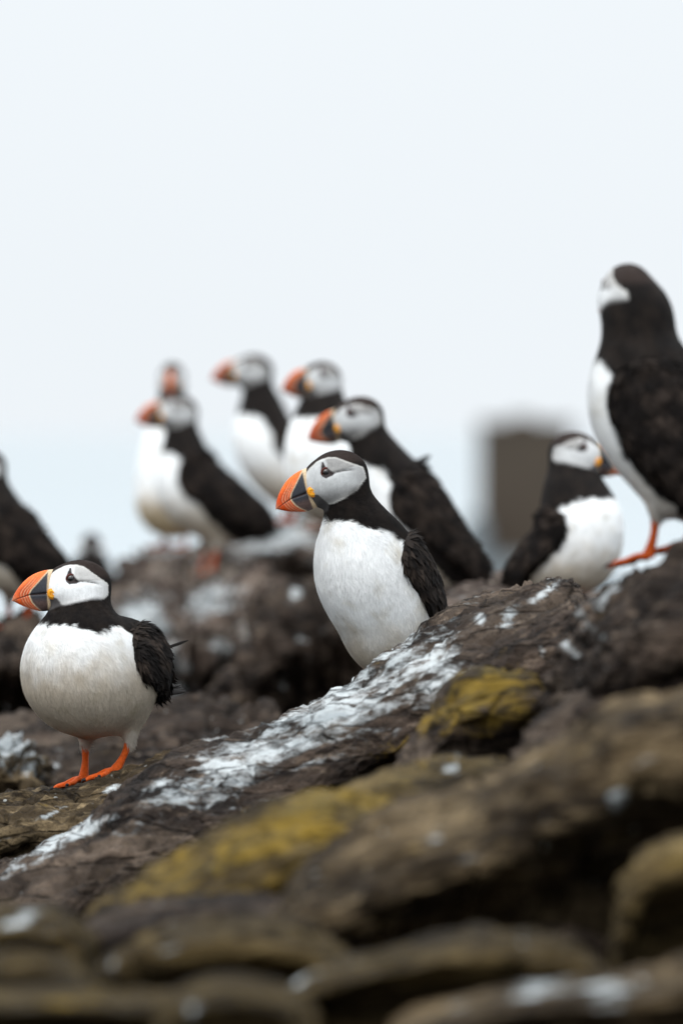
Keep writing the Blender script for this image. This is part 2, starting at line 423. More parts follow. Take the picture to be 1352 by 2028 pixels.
LEGC = np.array((.52, .078, .007)); LEGD = np.array((.28, .038, .007))
def build_leg(parent, hip, ankle, toe_dir, slope_n, side, dull=1.0, sub=True):
    """hip, ankle in body cm; toes lie in the plane with normal slope_n"""
    hip = np.array(hip, float); ank = np.array(ankle, float)
    mid = (hip + ank) / 2 + np.array((-.18, 0, 0))
    pts = spline([hip, mid, ank + np.array((0, 0, .15))], 14); t = np.linspace(0, 1, 14)
    rr = .40 + .07 * np.cos(t * 6.28) + .10 * sstep(.82, 1.0, t)
    V, Q = tube(pts, [(r * 1.15, r * .85) for r in rr], 12)
    c = lerp(LEGC[None], LEGD[None], (.45 * sstep(.35, 0, t) )[:, None]) * dull
    c = np.repeat(c, 12, 0) * (1 + .12 * fbm(V * 4, 2))[:, None]
    leg = mesh_np('leg', V * .01, [Q], M_LEG, parent, {'col': c})
    n = np.array(slope_n, float); n /= np.linalg.norm(n)
    d = np.array(toe_dir, float); d -= n * (d @ n); d /= np.linalg.norm(d); s = np.cross(n, d)
    parts = []; tips = []; tp = []
    for a, Ln in ((-32, 3.3), (0, 3.9), (30, 3.5)):
        dd = d * math.cos(rad(a)) + s * math.sin(rad(a))
        k = [ank + n * .15, ank + dd * Ln * .33 + n * .33, ank + dd * Ln * .62 + n * .12, ank + dd * Ln * .85 + n * .16, ank + dd * Ln + n * .0]
        pt = spline(k, 14); r = np.interp(np.linspace(0, 1, 14), [0, .3, .55, .75, .95, 1], [.42, .27, .30, .22, .18, .06])
        V, Q = tube(pt, r, 8); parts.append((V, Q, LEGC * dull)); tips.append((pt[-1], dd)); tp.append(pt)
        cl = spline([pt[-1] - dd * .15 + n * .08, pt[-1] + dd * .25 + n * .16, pt[-1] + dd * .5 - n * .12], 6)
        V, Q = tube(cl, [.15, .15, .12, .09, .05, .01], 6); parts.append((V, Q, np.array((.02, .018, .018))))
    for a, b in ((0, 1), (1, 2)):      # webs: thin two-sided skins between the toes
        g = []
        for i in range(13):
            for j in range(7):
                q = j / 6; e = 1 - .28 * math.sin(q * math.pi) * (i / 12)
                ii = i * e; i0 = int(ii); fr = ii - i0
                pa = lerp(tp[a][i0], tp[a][min(i0 + 1, 13)], fr); pb = lerp(tp[b][i0], tp[b][min(i0 + 1, 13)], fr)
                g.append(lerp(pa, pb, q) - n * .10 * math.sin(q * math.pi))
        g = np.array(g); G = np.concatenate([g + n * .05, g - n * .05]); I = np.arange(91).reshape(13, 7)
        Q = np.stack([I[:-1, :-1].ravel(), I[1:, :-1].ravel(), I[1:, 1:].ravel(), I[:-1, 1:].ravel()], 1)
        rim = [I[12, j] for j in range(7)]
        R = np.array([(rim[j], rim[j + 1], rim[j + 1] + 91, rim[j] + 91) for j in range(6)])
        parts.append((G, np.concatenate([Q, Q[:, ::-1] + 91, R]), LEGC * .85 * dull))
    V, Q, C = join(parts); C = C * (1 + .12 * fbm(V * 3.5, 2))[:, None]
    mesh_np('foot', V * .01, [Q], M_LEG, leg, {'col': C})

def blades(V, Q, N, colf, flow, count, rs, lenf, name, parent, width=.035, lift=.10, jit=.065):
    """fine overlapping feathers laid over the surface (three small faces each)"""
    tri = np.concatenate([Q[:, [0, 1, 2]], Q[:, [0, 2, 3]]]); a, b, c = V[tri[:, 0]], V[tri[:, 1]], V[tri[:, 2]]
    ar = np.linalg.norm(np.cross(b - a, c - a), axis=1); cs = np.cumsum(ar); k = np.searchsorted(cs, rs.rand(count) * cs[-1])
    r1, r2 = np.sqrt(rs.rand(count)), rs.rand(count); w0, w1, w2 = 1 - r1, r1 * (1 - r2), r1 * r2
    p = V[tri[k, 0]] * w0[:, None] + V[tri[k, 1]] * w1[:, None] + V[tri[k, 2]] * w2[:, None]
    n = N[tri[k, 0]] * w0[:, None] + N[tri[k, 1]] * w1[:, None] + N[tri[k, 2]] * w2[:, None]; n /= np.linalg.norm(n, axis=1)[:, None]
    L_ = lenf(p); keep = L_ > .02; p, n, L_ = p[keep], n[keep], L_[keep]; m = len(p)
    d = flow(p) + .16 * rs.normal(size=(m, 3)) + .45 * np.stack([fbm(p * .55 + s_, 2) for s_ in (0, 31, 67)], 1)
    d -= n * (d * n).sum(1)[:, None]; d /= np.linalg.norm(d, axis=1)[:, None] + 1e-9
    sd = np.cross(n, d); L_ = L_ * (.7 + .6 * rs.rand(m)); lf = lift * (.3 + rs.rand(m) ** 2)
    cl = colf(p); cl = cl * (1 + jit * rs.normal(size=m))[:, None].clip(.6, 1.3)
    w = width * (.6 + .8 * rs.rand(m)); L1 = L_[:, None]; lw = (lf * L_)[:, None]
    v0 = p - n * .02 - sd * w[:, None]; v1 = p - n * .02 + sd * w[:, None]
    q = p + d * L1 * .55 + n * lw * .75; v2 = q - sd * w[:, None] * .9; v3 = q + sd * w[:, None] * .9
    v4 = p + d * L1 + n * lw * .55
    VV = np.stack([v0, v1, v2, v3, v4], 1).reshape(-1, 3); o = np.arange(m)[:, None] * 5
    Qd = o + np.array([[0, 2, 3, 1]]); T = o + np.array([[2, 4, 3]])
    nn = n + .085 * rs.normal(size=(m, 3)); nn /= np.linalg.norm(nn, axis=1)[:, None]
    ob = mesh_np(name, VV * .01, [Qd, T], M_BLADE, parent, {'col': np.clip(np.repeat(cl, 5, 0), 0, .9)}, normals=np.repeat(nn, 5, 0))
    tag(ob, kind='stuff'); return ob

def long_feather(name, a, b, wid, nrm, mat, parent, col, bend=0.0, tipw=.3):
    """a vaned feather from a to b: shallow-roofed blade with a shaft"""
    a, b = np.array(a, float), np.array(b, float); d = b - a; Ln = np.linalg.norm(d); d /= Ln; nrm = np.array(nrm, float)
    nrm -= d * (nrm @ d); nrm /= np.linalg.norm(nrm); s = np.cross(nrm, d); V = []; n = 10
    for i in range(n + 1):
        t = i / n; w = wid * min(1, .45 + 2.2 * t) * (1 - max(0, (t - .62) / .38) ** 2 * (1 - .08)); c = a + d * Ln * t + nrm * bend * t * t
        for k, (x, z) in enumerate(((-1, -.16), (-.5, -.03), (0, .05), (.5, -.03), (1, -.16))): V.append(c + s * w * x + nrm * w * z)
        for k, (x, z) in enumerate(((1, -.22), (0, -.04), (-1, -.22))): V.append(c + s * w * x + nrm * (w * z - .03))
    V = np.array(V); I = np.arange((n + 1) * 8).reshape(n + 1, 8); J = np.roll(I, -1, 1)
    Q = np.stack([I[:-1].ravel(), J[:-1].ravel(), J[1:].ravel(), I[1:].ravel()], 1)
    E = np.array([[I[0, 0], I[0, 7], I[0, 6], I[0, 5]], [I[n, 5], I[n, 6], I[n, 7], I[n, 0]]])
    return mesh_np(name, V * .01, [np.concatenate([Q, E])], mat, parent, {'col': np.tile(np.array(col), (len(V), 1))})

def puffin(label, foot_px, d, yaw, chain, head, wing, white, legs, toe=(1, 0, 0), slope=(0, 0, 1), facing=-1,
           vox=.3, focal=False, seed=1, tail=None, scale=1.0, lat=.97, fluff=0, dull=1.0, group='puffins standing on the rocks', kblend=2.0, face_tint=1.0, soil=1.0, cap=0.0, prim=1.0):
    """chain: [(f,u,r)] along the trunk from tail to neck; head: (f,u,yaw,pitch) of the pivot;
       wing: [(f,u,r),(f,u,r)]; white: polygon (f,u) of the white front; legs: [(hip f,l,u),(ankle f,l,u)]x2"""
    rs = np.random.RandomState(seed)
    root = bpy.data.objects.new('puffin', None); COL.objects.link(root); root.empty_display_size = .05
    root.location = P(foot_px[0], foot_px[1], d); root.scale = (scale,) * 3
    # local x = forward; yaw turns it towards the camera from the profile
    root.rotation_euler = (0, 0, rad(180 + yaw) if facing < 0 else rad(-yaw))
    tag(root, label, 'puffin', group)
    hf, hu, hy, hp = head
    Rh = np.array(Matrix.Rotation(rad(hy), 3, 'Z') @ Matrix.Rotation(rad(-hp), 3, 'Y'))
    piv = np.array((hf, 0, hu)); org = piv + Rh @ np.array((1.8, 0, 1.5))
    Mh = np.eye(4); Mh[:3, :3] = Rh; Mh[:3, 3] = org
    def toh(p): return (p - org.astype(np.float32)) @ Rh.astype(np.float32)
    dense = spline(chain, (len(chain) - 1) * 4 + 1); dense[:, 2] += .22
    def trunk(p):
        l2 = (p[..., 1] / lat) ** 2; x = p[..., 0]; z = p[..., 2]; dd = None
        for (f0, u0, r0), (f1, u1, r1) in zip(dense[:-1], dense[1:]):
            ex, ez = f1 - f0, u1 - u0; t = np.clip(((x - f0) * ex + (z - u0) * ez) / (ex * ex + ez * ez), 0, 1)
            c = np.sqrt((x - f0 - t * ex) ** 2 + (z - u0 - t * ez) ** 2 + l2) - (r0 + (r1 - r0) * t)
            dd = c if dd is None else smin(dd, c, .9)
        return dd
    f1, u1, r1 = chain[-1]
    nb = piv + Rh @ np.array((-.1, 0, -1.0))
    def body(p):
        dd = trunk(p)
        dd = smin(dd, d_cone(p, (f1, 0, u1), nb, r1 * .9, 2.2), 1.6)
        dd = smin(dd, head_sdf(toh(p)), .9)
        for hip, ank in legs:
            h = np.array(hip); a = np.array(ank); e = h + (a - h) * .12
            dd = smin(dd, d_cone(p, h + np.array((-.3, -.2 * np.sign(h[1]), 2.2)), e, 1.7, .55), 1.1)
        return dd
    wp = [np.array(white, float)]
    def body_color(p):
        q = toh(p); n = fbm(p * 1.1, 3) * .35 + fbm(p * 5.0, 2) * .10
        sd = poly_sd(white, p[:, 0], p[:, 2]) + n
        c = lerp(np.tile(BLACK, (len(p), 1)), BROWNB[None], (.35 + .6 * fbm(p * .7, 3))[:, None].clip(0, 1))
        w = np.tile(WHITE, (len(p), 1))
        # soiled, warmer belly: blotchy and streaky
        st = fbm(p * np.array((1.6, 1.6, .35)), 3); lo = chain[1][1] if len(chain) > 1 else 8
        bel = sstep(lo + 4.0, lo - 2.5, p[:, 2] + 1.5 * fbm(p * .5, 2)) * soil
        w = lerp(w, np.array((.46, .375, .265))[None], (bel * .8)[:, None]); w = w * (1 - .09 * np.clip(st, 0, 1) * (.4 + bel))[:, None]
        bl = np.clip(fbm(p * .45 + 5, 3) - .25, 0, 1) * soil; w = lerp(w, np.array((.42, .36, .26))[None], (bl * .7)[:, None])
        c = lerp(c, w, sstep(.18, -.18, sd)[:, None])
        for hip, ank in legs:
            h = np.array(hip); dq = np.linalg.norm(p - h, axis=1); c = lerp(c, np.array((.34, .31, .28))[None], (sstep(1.6, .4, dq) * .8)[:, None])
        hd = head_sdf(q); isface = sstep(.45, .1, hd) * (poly_sd(FACE_POLY, q[:, 0], q[:, 2]) < .25)
        hc = head_color(q, face_tint, cap); onhead = sstep(.55, .25, hd)  # per-bird factor multiplied into the face colour
        hc_black = (hc.mean(1) < .04)
        c = lerp(c, hc, onhead[:, None])
        return c
    pts = np.array([(f, 0, u) for f, u, r in chain] + [org]); R = max(r for _, _, r in chain) + 1.5
    lo = np.array((min(f - r for f, u, r in chain) - 1, -R, min(min(u - r for f, u, r in chain), min(a[1][2] for a in legs)) - .5))
    lo[0] = min(lo[0], org[0] - 7); hi = np.array((max(max(f + r for f, u, r in chain) + 1, org[0] + 5), R, org[2] + 3.2))
    ext = 3.5; lo[1] = min(lo[1], org[1] - ext); hi[1] = max(hi[1], org[1] + ext)
    V, Q = surface_nets(body, lo, hi, vox); V = project(body, V, 2)
    def tmask(V):
        m = sstep(.1, 1.6, head_sdf(toh(V)))
        for hip, ank in legs: m = m * sstep(1.0, 2.4, np.linalg.norm(V - (np.array(hip) * .8 + np.array(ank) * .2), axis=1))
        return m
    V = smooth_mesh(V, Q, tmask(V), 45)
    if focal:
        V, Q = subdiv(V, Q); V = smooth_mesh(V, Q, np.maximum(tmask(V), .0), 10); hm = (head_sdf(toh(V)) < .12)
        V[hm] = project(body, V[hm], 2)
    N = vnormals(V, Q)
    if (N * grad(body, V, .05)).sum(1).mean() < 0: N = -N
    C = body_color(V)
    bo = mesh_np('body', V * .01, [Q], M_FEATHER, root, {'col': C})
    # wings hug the trunk as shells
    (wf0, wu0, wr0), (wf1, wu1, wr1) = wing
    for side in (1, -1):
        def wfn(p, side=side):
            t = trunk(p)
            fu = p[..., [0, 2]]; a = np.array((wf0, wu0), np.float32); b = np.array((wf1, wu1), np.float32); ab = b - a
            q = fu - a; s_ = np.clip((q @ ab) / (ab @ ab), 0, 1); dd = np.sqrt(((q - s_[..., None] * ab) ** 2).sum(-1)) - (wr0 + (wr1 - wr0) * s_ ** .8)
            th = .42 + .12 * noise3(p * .6 + seed) - .3 * sstep(-.5, .6, dd); shell = np.abs(t) - th
            shell = smin(shell, d_cone(p, (wf1, side * 1.8, wu1), (wf1 + (wf1 - wf0) * .16, side * 1.2, wu1 + (wu1 - wu0) * .16), wr1 * .6, .25), .8)
            r = smax(smax(shell, dd, .5), .35 - side * p[..., 1], .4)
            return r
        sc = 1
        wl = np.array((min(wf0 - wr0, wf1 - wr1) - 3.5, .2 if side == 1 else -R - .5, min(wu1 - wr1, wu0 - wr0) - 3)); wh = np.array((max(wf0 + wr0, wf1 + wr1) + 1, R + .5 if side == 1 else -.2, max(wu0 + wr0, wu1 + wr1) + 1))
        wv = vox * 1.2 if focal else vox
        WV, WQ = surface_nets(wfn, wl, wh, wv)
        if len(WV) < 10: continue
        WN = grad(wfn, WV, .1); WN /= np.linalg.norm(WN, axis=1)[:, None] + 1e-9
        wc = lerp(np.tile(BLACK, (len(WV), 1)), BROWNB[None] * 1.25, np.clip(.4 + .9 * fbm(WV * .55 + 3, 3), 0, 1)[:, None])
        wo = mesh_np('wing', WV * .01, [WQ], M_FEATHER, root, {'col': wc})
        ax = np.array((wf1 - wf0, 0, wu1 - wu0)); ax /= np.linalg.norm(ax)
        nf = 6 if focal else 4
        for k in range(nf):
            off = (k - nf / 2) * .32; perp = np.array((-ax[2], 0, ax[0]))
            a = np.array((wf1, side * (1.9 - .1 * k), wu1)) + perp * off - ax * 1.5; b = a + ax * (3.4 + .55 * k) * prim + np.array((0, -side * .9, 0))
            long_feather('feather', a, b, .42, (0, side, .35), M_FEATHER, wo, BLACK * 1.5, 0)
        if focal or fluff:
            def fl(p): return np.tile(ax, (len(p), 1))
            blades(WV, WQ, WN, lambda p: lerp(np.tile(BLACK, (len(p), 1)), BROWNB[None] * 1.9, np.clip(.3 + .9 * fbm(p * .55 + 3, 3), 0, 1)[:, None]),
                   fl, 3200, rs, lambda p: np.full(len(p), 1.35), 'covert_feathers', wo, .21, .12, .28)
    # tail
    tf, tu, tdf, tdu = tail or (chain[0][0] + 1, chain[0][1], -3.6, -.8)
    to = None; V_, Q_, C_ = [], [], []
    tl = long_feather('tail', (tf + 2, 0, tu), (tf + tdf, 0, tu + tdu), .95, (0, 0, 1), M_FEATHER, root, BLACK * 1.4, 0)
    for k in (-3, -2, -1, 1, 2, 3):
        long_feather('feather', (tf + 2, k * .22, tu - abs(k) * .07), (tf + tdf * (1 - .04 * abs(k)), k * .52, tu + tdu - abs(k) * .22), .6, (0, k * .2, 1), M_FEATHER, tl, BLACK * 1.5, 0)
    # plumage
    if focal or fluff:
        hd0 = org
        def flow(p):
            q = toh(p); t = sstep(0, 6, (piv[2] - 1.5) - p[:, 2])[:, None]
            down = np.tile(np.array((-.45, 0, -.9)), (len(p), 1)); b = np.tile(Rh @ np.array((-1, 0, -.25)), (len(p), 1)); return lerp(b, down, t)
        def lenf(p):
            q = toh(p); hdist = head_sdf(q); fc = poly_sd(FACE_POLY, q[:, 0], q[:, 2])
            t = sstep(0, 5, (piv[2] - 2) - p[:, 2]); Ln = lerp(.32, 1.0, t)
            Ln = np.where(hdist < .4, .20 + .12 * sstep(0, 1, fc), Ln)
            beyond = (q[:, 0] > 1.75) & (q[:, 2] > -3.7); eye = (q[:, 0] ** 2 + (q[:, 2] - .1) ** 2 < .75 ** 2) & (hdist < .5)
            crease = (hdist < .5) & (np.abs(q[:, 2] + .45) < .35) & (q[:, 0] < 0) & (q[:, 0] > -3.3)
            return np.where(beyond | eye | crease, 0, Ln)
        blades(V, Q, N, body_color, flow, 150000 if focal else fluff, rs, lenf, 'fine_feathers', bo, .017 if focal else .035, .07)
    build_beak(Mh, root, seed, 70 if focal else 28, 26 if focal else 12, 1.0 if focal else .35 + .55 * face_tint)
    # eyes, rings and rosettes sit on the surface found along the lateral direction
    for side in (1, -1):
        def surf(f, u):
            z = np.stack([np.full(60, f), side * np.linspace(3, 0, 60), np.full(60, u)], 1).astype(np.float32)
            dd = head_sdf(z); i = np.argmax(dd < 0); return z[i, 1]
        BV, BQ = uv_ball(20, 14)
        def th(v): return (np.hstack([v, np.ones((len(v), 1))]) @ Mh.T)[:, :3] * .01
        ly = surf(-.05, 0)
        ev = BV * .47 + np.array((-.05, ly - side * .20, 0.0)); ec = np.where((np.hypot(BV[:, 0], BV[:, 2]) < .62)[:, None], np.array((.004, .004, .004))[None], np.array((.035, .018, .012))[None])
        eo = mesh_np('eye', th(ev), [BQ], M_EYE, root, {'col': ec})
        a = np.linspace(0, 2 * np.pi, 25)[:-1]; rg = np.stack([-.05 + .50 * np.cos(a), np.full(24, ly + side * .02), .47 * np.sin(a)], 1)
        rg[:, 2] -= .05 * (np.sin(a) < 0); rg = np.vstack([rg, rg[:1], rg[1:2]])
        RV, RQ = tube(rg, [.085] * 26, 6)
        mesh_np('eye_ring', th(RV), [RQ], M_BEAK, eo, {'col': np.tile(np.array((.085, .016, .010)), (len(RV), 1))})
        ly = surf(1.92, -1.62); rv = BV * np.array((.46, .30, .60)); rr_ = np.hypot(BV[:, 0], BV[:, 2])
        rv[:, 1] *= (.75 + .35 * np.cos(rr_ * 11)) ; rcol = lerp(np.array((.85, .42, .03))[None], np.array((.72, .24, .015))[None], (.5 + .5 * np.cos(rr_ * 11 + 3))[:, None])
        ang = rad(18); rv = np.stack([rv[:, 0] * math.cos(ang) + rv[:, 2] * math.sin(ang), rv[:, 1], -rv[:, 0] * math.sin(ang) + rv[:, 2] * math.cos(ang)], 1)
        rv = rv + np.array((1.95, ly - side * .02, -1.60)); mesh_np('rosette', th(rv), [BQ], M_BEAK, root, {'col': rcol})
    for i, (hip, ank) in enumerate(legs):
        build_leg(root, hip, ank, toe, slope, 1, dull)
    return root, dict(org=org, Rh=Rh, Mh=Mh)

# ------------------------------------------------------------------ rock, sea, land materials
def rock_mat(name, dark, mid, light, lichen=(.215, .138, .020), bump=1.0, guano_s=1.0):
    m, N, Lk, b = new_mat(name)
    tcn = N.new('ShaderNodeTexCoord'); v = tcn.outputs['Object']
    mp = N.new('ShaderNodeMapping'); mp.inputs['Rotation'].default_value = (0, rad(30), 0); mp.inputs['Scale'].default_value = (.17, .45, 1.0); Lk.new(v, mp.inputs[0])
    n1 = noise_node(N, Lk, mp.outputs[0], 22, 6, .65, .3); n2 = noise_node(N, Lk, mp.outputs[0], 110, 5, .65); n3 = noise_node(N, Lk, v, 9, 3)
    n4 = noise_node(N, Lk, v, 320, 4, .7)
    c = mixc(N, Lk, maprange(N, Lk, n1, .36, .64), dark, mid)
    c = mixc(N, Lk, math_node(N, Lk, 'MULTIPLY', maprange(N, Lk, n2, .5, .74), .75), c, light)
    nb_ = noise_node(N, Lk, mp.outputs[0], 10, 3, .5, .5)
    c = mixc(N, Lk, math_node(N, Lk, 'MULTIPLY', maprange(N, Lk, nb_, .50, .68), .55), c, light)
    c = mixc(N, Lk, math_node(N, Lk, 'MULTIPLY', maprange(N, Lk, n3, .56, .42), .55), c, dark)
    c = mixc(N, Lk, math_node(N, Lk, 'MULTIPLY', maprange(N, Lk, n4, .50, .36), .6), c, tuple(x * .45 for x in dark))
    al = node(N, 'ShaderNodeAttribute', attribute_name='lichen'); ag = node(N, 'ShaderNodeAttribute', attribute_name='guano')
    nl = noise_node(N, Lk, v, 60, 6, .7); nl2 = noise_node(N, Lk, mp.outputs[0], 30, 4, .6)
    lf = maprange(N, Lk, math_node(N, Lk, 'ADD', al.outputs['Fac'], math_node(N, Lk, 'MULTIPLY', math_node(N, Lk, 'ADD', math_node(N, Lk, 'SUBTRACT', nl, .5), math_node(N, Lk, 'SUBTRACT', nl2, .5)), 2.0)), .38, 1.05)
    lc = mixc(N, Lk, maprange(N, Lk, nl2, .38, .62), (.10, .078, .026), lichen); lc = mixc(N, Lk, maprange(N, Lk, n2, .35, .65), tuple(x * .6 for x in lichen), lc)
    c = mixc(N, Lk, math_node(N, Lk, 'MULTIPLY', lf, .92), c, lc)
    mg = N.new('ShaderNodeMapping'); mg.inputs['Rotation'].default_value = (0, rad(32), 0); mg.inputs['Scale'].default_value = (.24, .45, 1.0); Lk.new(v, mg.inputs[0])
    ng = noise_node(N, Lk, mg.outputs[0], 58, 6, .6, .12); ng2 = noise_node(N, Lk, v, 130, 3, .6)
    g = math_node(N, Lk, 'ADD', ag.outputs['Fac'], math_node(N, Lk, 'MULTIPLY', math_node(N, Lk, 'SUBTRACT', ng, .5), 2.4 * guano_s))
    g = math_node(N, Lk, 'ADD', g, math_node(N, Lk, 'MULTIPLY', math_node(N, Lk, 'SUBTRACT', ng2, .5), .7))
    gf = math_node(N, Lk, 'MULTIPLY', maprange(N, Lk, g, .36, .98), maprange(N, Lk, ag.outputs['Fac'], .02, .18))
    gc = mixc(N, Lk, maprange(N, Lk, n1, .3, .7), (.27, .295, .305), (.53, .555, .56))
    c = mixc(N, Lk, gf, c, gc)
    # scattered droppings
    vo = N.new('ShaderNodeTexVoronoi'); vo.inputs['Scale'].default_value = 52; vo.inputs['Randomness'].default_value = 1; Lk.new(v, vo.inputs['Vector'])
    sp = maprange(N, Lk, math_node(N, Lk, 'ADD', vo.outputs['Distance'], math_node(N, Lk, 'MULTIPLY', ng2, .12)), .19, .13)
    pick = maprange(N, Lk, noise_node(N, Lk, v, 12, 2), .54, .62)
    c = mixc(N, Lk, math_node(N, Lk, 'MULTIPLY', math_node(N, Lk, 'MULTIPLY', sp, pick), .7), c, (.36, .37, .36))
    vc = N.new('ShaderNodeTexVoronoi'); vc.feature = 'DISTANCE_TO_EDGE'; vc.inputs['Scale'].default_value = 30
    wv = N.new('ShaderNodeVectorMath'); wv.operation = 'MULTIPLY_ADD'; wc_ = N.new('ShaderNodeTexNoise'); wc_.inputs['Scale'].default_value = 26; Lk.new(mp.outputs[0], wc_.inputs['Vector'])
    Lk.new(wc_.outputs['Color'], wv.inputs[0]); wv.inputs[1].default_value = (.03, .03, .03); Lk.new(mp.outputs[0], wv.inputs[2]); Lk.new(wv.outputs[0], vc.inputs['Vector'])
    ck = maprange(N, Lk, vc.outputs['Distance'], .0, .045)
    c = mixc(N, Lk, math_node(N, Lk, 'MULTIPLY', math_node(N, Lk, 'SUBTRACT', 1.0, ck), .6), c, dark)
    Lk.new(c, b.inputs['Base Color']); b.inputs['Roughness'].default_value = .88; b.inputs['Specular IOR Level'].default_value = .08
    h = math_node(N, Lk, 'ADD', math_node(N, Lk, 'MULTIPLY', n1, 1.0), math_node(N, Lk, 'MULTIPLY', n2, .55)); h = math_node(N, Lk, 'ADD', h, math_node(N, Lk, 'MULTIPLY', n4, .38)); h = math_node(N, Lk, 'ADD', h, math_node(N, Lk, 'MULTIPLY', ck, .5))
    bp = N.new('ShaderNodeBump'); bp.inputs['Strength'].default_value = .75 * bump; bp.inputs['Distance'].default_value = .006; Lk.new(h, bp.inputs['Height']); Lk.new(bp.outputs[0], b.inputs['Normal'])
    return m
M_ROCK = rock_mat("brown_basalt", (.008, .0058, .0048), (.062, .044, .033), (.20, .15, .112), bump=1.5)
M_ROCKW = rock_mat("pale_brown_basalt", (.010, .0066, .0036), (.090, .063, .034), (.30, .22, .125), bump=1.3)
M_ROCKB = rock_mat("weathered_basalt", (.016, .011, .009), (.125, .092, .074), (.48, .40, .33), guano_s=.9)
M_ROCKO = rock_mat("mossy_basalt", (.010, .0066, .0026), (.076, .052, .021), (.24, .172, .072))

GROUND_Z = -.52
def blob(p, blobs, ang=28):
    m = np.zeros(len(p), np.float32)
    for (px, py, d, rx, rz, s) in blobs:
        c = PV(px, py, d); k = d / KPX; q = p - c
        a = rad(ang); x = (q[:, 0] * math.cos(a) + q[:, 2] * math.sin(a)) / (rx * k); z = (-q[:, 0] * math.sin(a) + q[:, 2] * math.cos(a)) / (rz * k)
        m = np.maximum(m, s * np.exp(-(x * x + z * z + (q[:, 1] / .9) ** 2)))
    return m

def fd(d): return d if d > 7.6 else 7.6 - (7.6 - d) * .55
def rock(label, crest, wf, wb, mat, nu=120, nv=84, amp=.012, beta=28, pw=.75, seed=0, lichen=(), guano=(), name='rock', strata=1.0, cat='rock', group=None, base=None, fine=1.0, up_lichen=0.0, endp=8, hd=90, under=.25, calm=()):
    crest = [(a_, b_, fd(c_)) for a_, b_, c_ in crest]; lichen = [(q[0], q[1], fd(q[2])) + tuple(q[3:]) for q in lichen]; guano = [(q[0], q[1], fd(q[2])) + tuple(q[3:]) for q in guano]
    C = np.array([PV(*c) for c in crest]); seg = np.r_[0, np.cumsum(np.linalg.norm(np.diff(C[:, [0, 2]], axis=0), axis=1))]; seg /= seg[-1]
    sp = spline(C, 200); ss = np.r_[0, np.cumsum(np.linalg.norm(np.diff(sp, axis=0), axis=1))]; ss /= ss[-1]
    # rows gather a little towards the ends so the closing caps stay round
    t = np.linspace(0, 1, nu); c = np.stack([np.interp(t, ss, sp[:, k]) for k in range(3)], 1)
    e = np.clip(1 - np.abs(2 * t - 1) ** endp, 0, 1) ** .5; zb = (GROUND_Z if base is None else base) - .02
    nf = int(nv * .66); nb = nv - nf; Hc = c[:, 2] - zb
    D0 = np.mean([q[2] for q in crest]); hdm = np.minimum(hd * D0 / KPX, Hc * .8 + .002)[:, None]
    q = np.linspace(0, 1, nf)[None]                       # front: foot (0) to crest (1)
    qa = .34
    s_lo = hdm + (Hc[:, None] - hdm) * (1 - q / qa); ph = np.clip((q - qa) / (1 - qa), 0, 1) * np.pi / 2
    s_hi = hdm * (1 - np.sin(ph)); sf = np.where(q < qa, s_lo, s_hi)
    yf = -np.where(q < qa, wf * (1 - under * np.clip((s_lo - hdm) / (hdm + .01), 0, 1)), wf * np.cos(ph) ** .8)
    pb = np.linspace(0, np.pi / 2, nb + 1)[1:][None]
    sb = Hc[:, None] * (1 - np.cos(pb) ** .8); yb = wb * np.sin(pb) * np.ones_like(Hc)[:, None]
    Y = np.concatenate([yf, yb], 1) * e[:, None]; dz = np.concatenate([sf, sb], 1)
    x = np.repeat(c[:, 0:1], nv, 1); y = c[:, 1:2] + Y; z = zb + (Hc[:, None] - dz) * (.35 + .65 * e[:, None])
    G = np.stack([x, y, z], -1)
    du = np.gradient(G, axis=0); dv = np.gradient(G, axis=1); Nn = np.cross(dv, du); Nn /= np.linalg.norm(Nn, axis=-1)[..., None] + 1e-12
    if Nn[nu // 2, nv // 2, 2] < 0: Nn = -Nn
    p = G.reshape(-1, 3).astype(np.float32); n = Nn.reshape(-1, 3); b = rad(beta)
    A = p[:, 0] * math.cos(b) + p[:, 2] * math.sin(b); B = -p[:, 0] * math.sin(b) + p[:, 2] * math.cos(b); Yc = p[:, 1]
    o = seed * 3.71
    big = fbm(np.stack([A * 4 + o, B * 9, Yc * 3.0 + o], 1), 3)
    mid = ridged(np.stack([A * 11 + o, B * 42 + .6 * big * 3, Yc * 9], 1), 4)
    warp = fbm(np.stack([A * 7, B * 16 + o, Yc * 5], 1), 3)
    st = (B + .012 * warp + Yc * .12) * 42 * strata; fr = st - np.floor(st); led = np.abs(fr - .5) * 2; led = sstep(.0, .55, led)
    fin = fbm(np.stack([A * 60, B * 150, Yc * 55], 1) + o, 4)
    crack = np.exp(-(np.abs(fbm(np.stack([A * 5 + o, B * 14, Yc * 4], 1) + 40, 3)) / .035) ** 2)
    disp = amp * (1.9 * big + .60 * (mid - .6) + .9 * (led - .5) * (.6 + warp) - .9 * crack + .26 * fine * fin)
    edge = np.repeat(e, nv)
    for (cx_, cy_, cd_, cr_) in calm:
        cc_ = PV(cx_, cy_, cd_); disp = disp * (1 - .9 * np.exp(-(((p[:, 0] - cc_[0]) ** 2 + (p[:, 1] - cc_[1]) ** 2) / cr_ ** 2) ** 2))
    p2 = p + n * (disp * np.clip(edge * 1.2, 0, 1))[:, None]
    up = np.clip(n[:, 2], 0, 1)
    ba = beta if beta < 50 else 15
    lic = blob(p2, lichen, ba) + up_lichen * sstep(.1, .8, up) * (.5 + .8 * fbm(p2 * 9 + o, 3)); gua = blob(p2, guano, ba)
    I = np.arange(nu * nv).reshape(nu, nv); J = np.roll(I, -1, 1)
    Q = np.stack([I[:-1].ravel(), I[1:].ravel(), J[1:].ravel(), J[:-1].ravel()], 1)
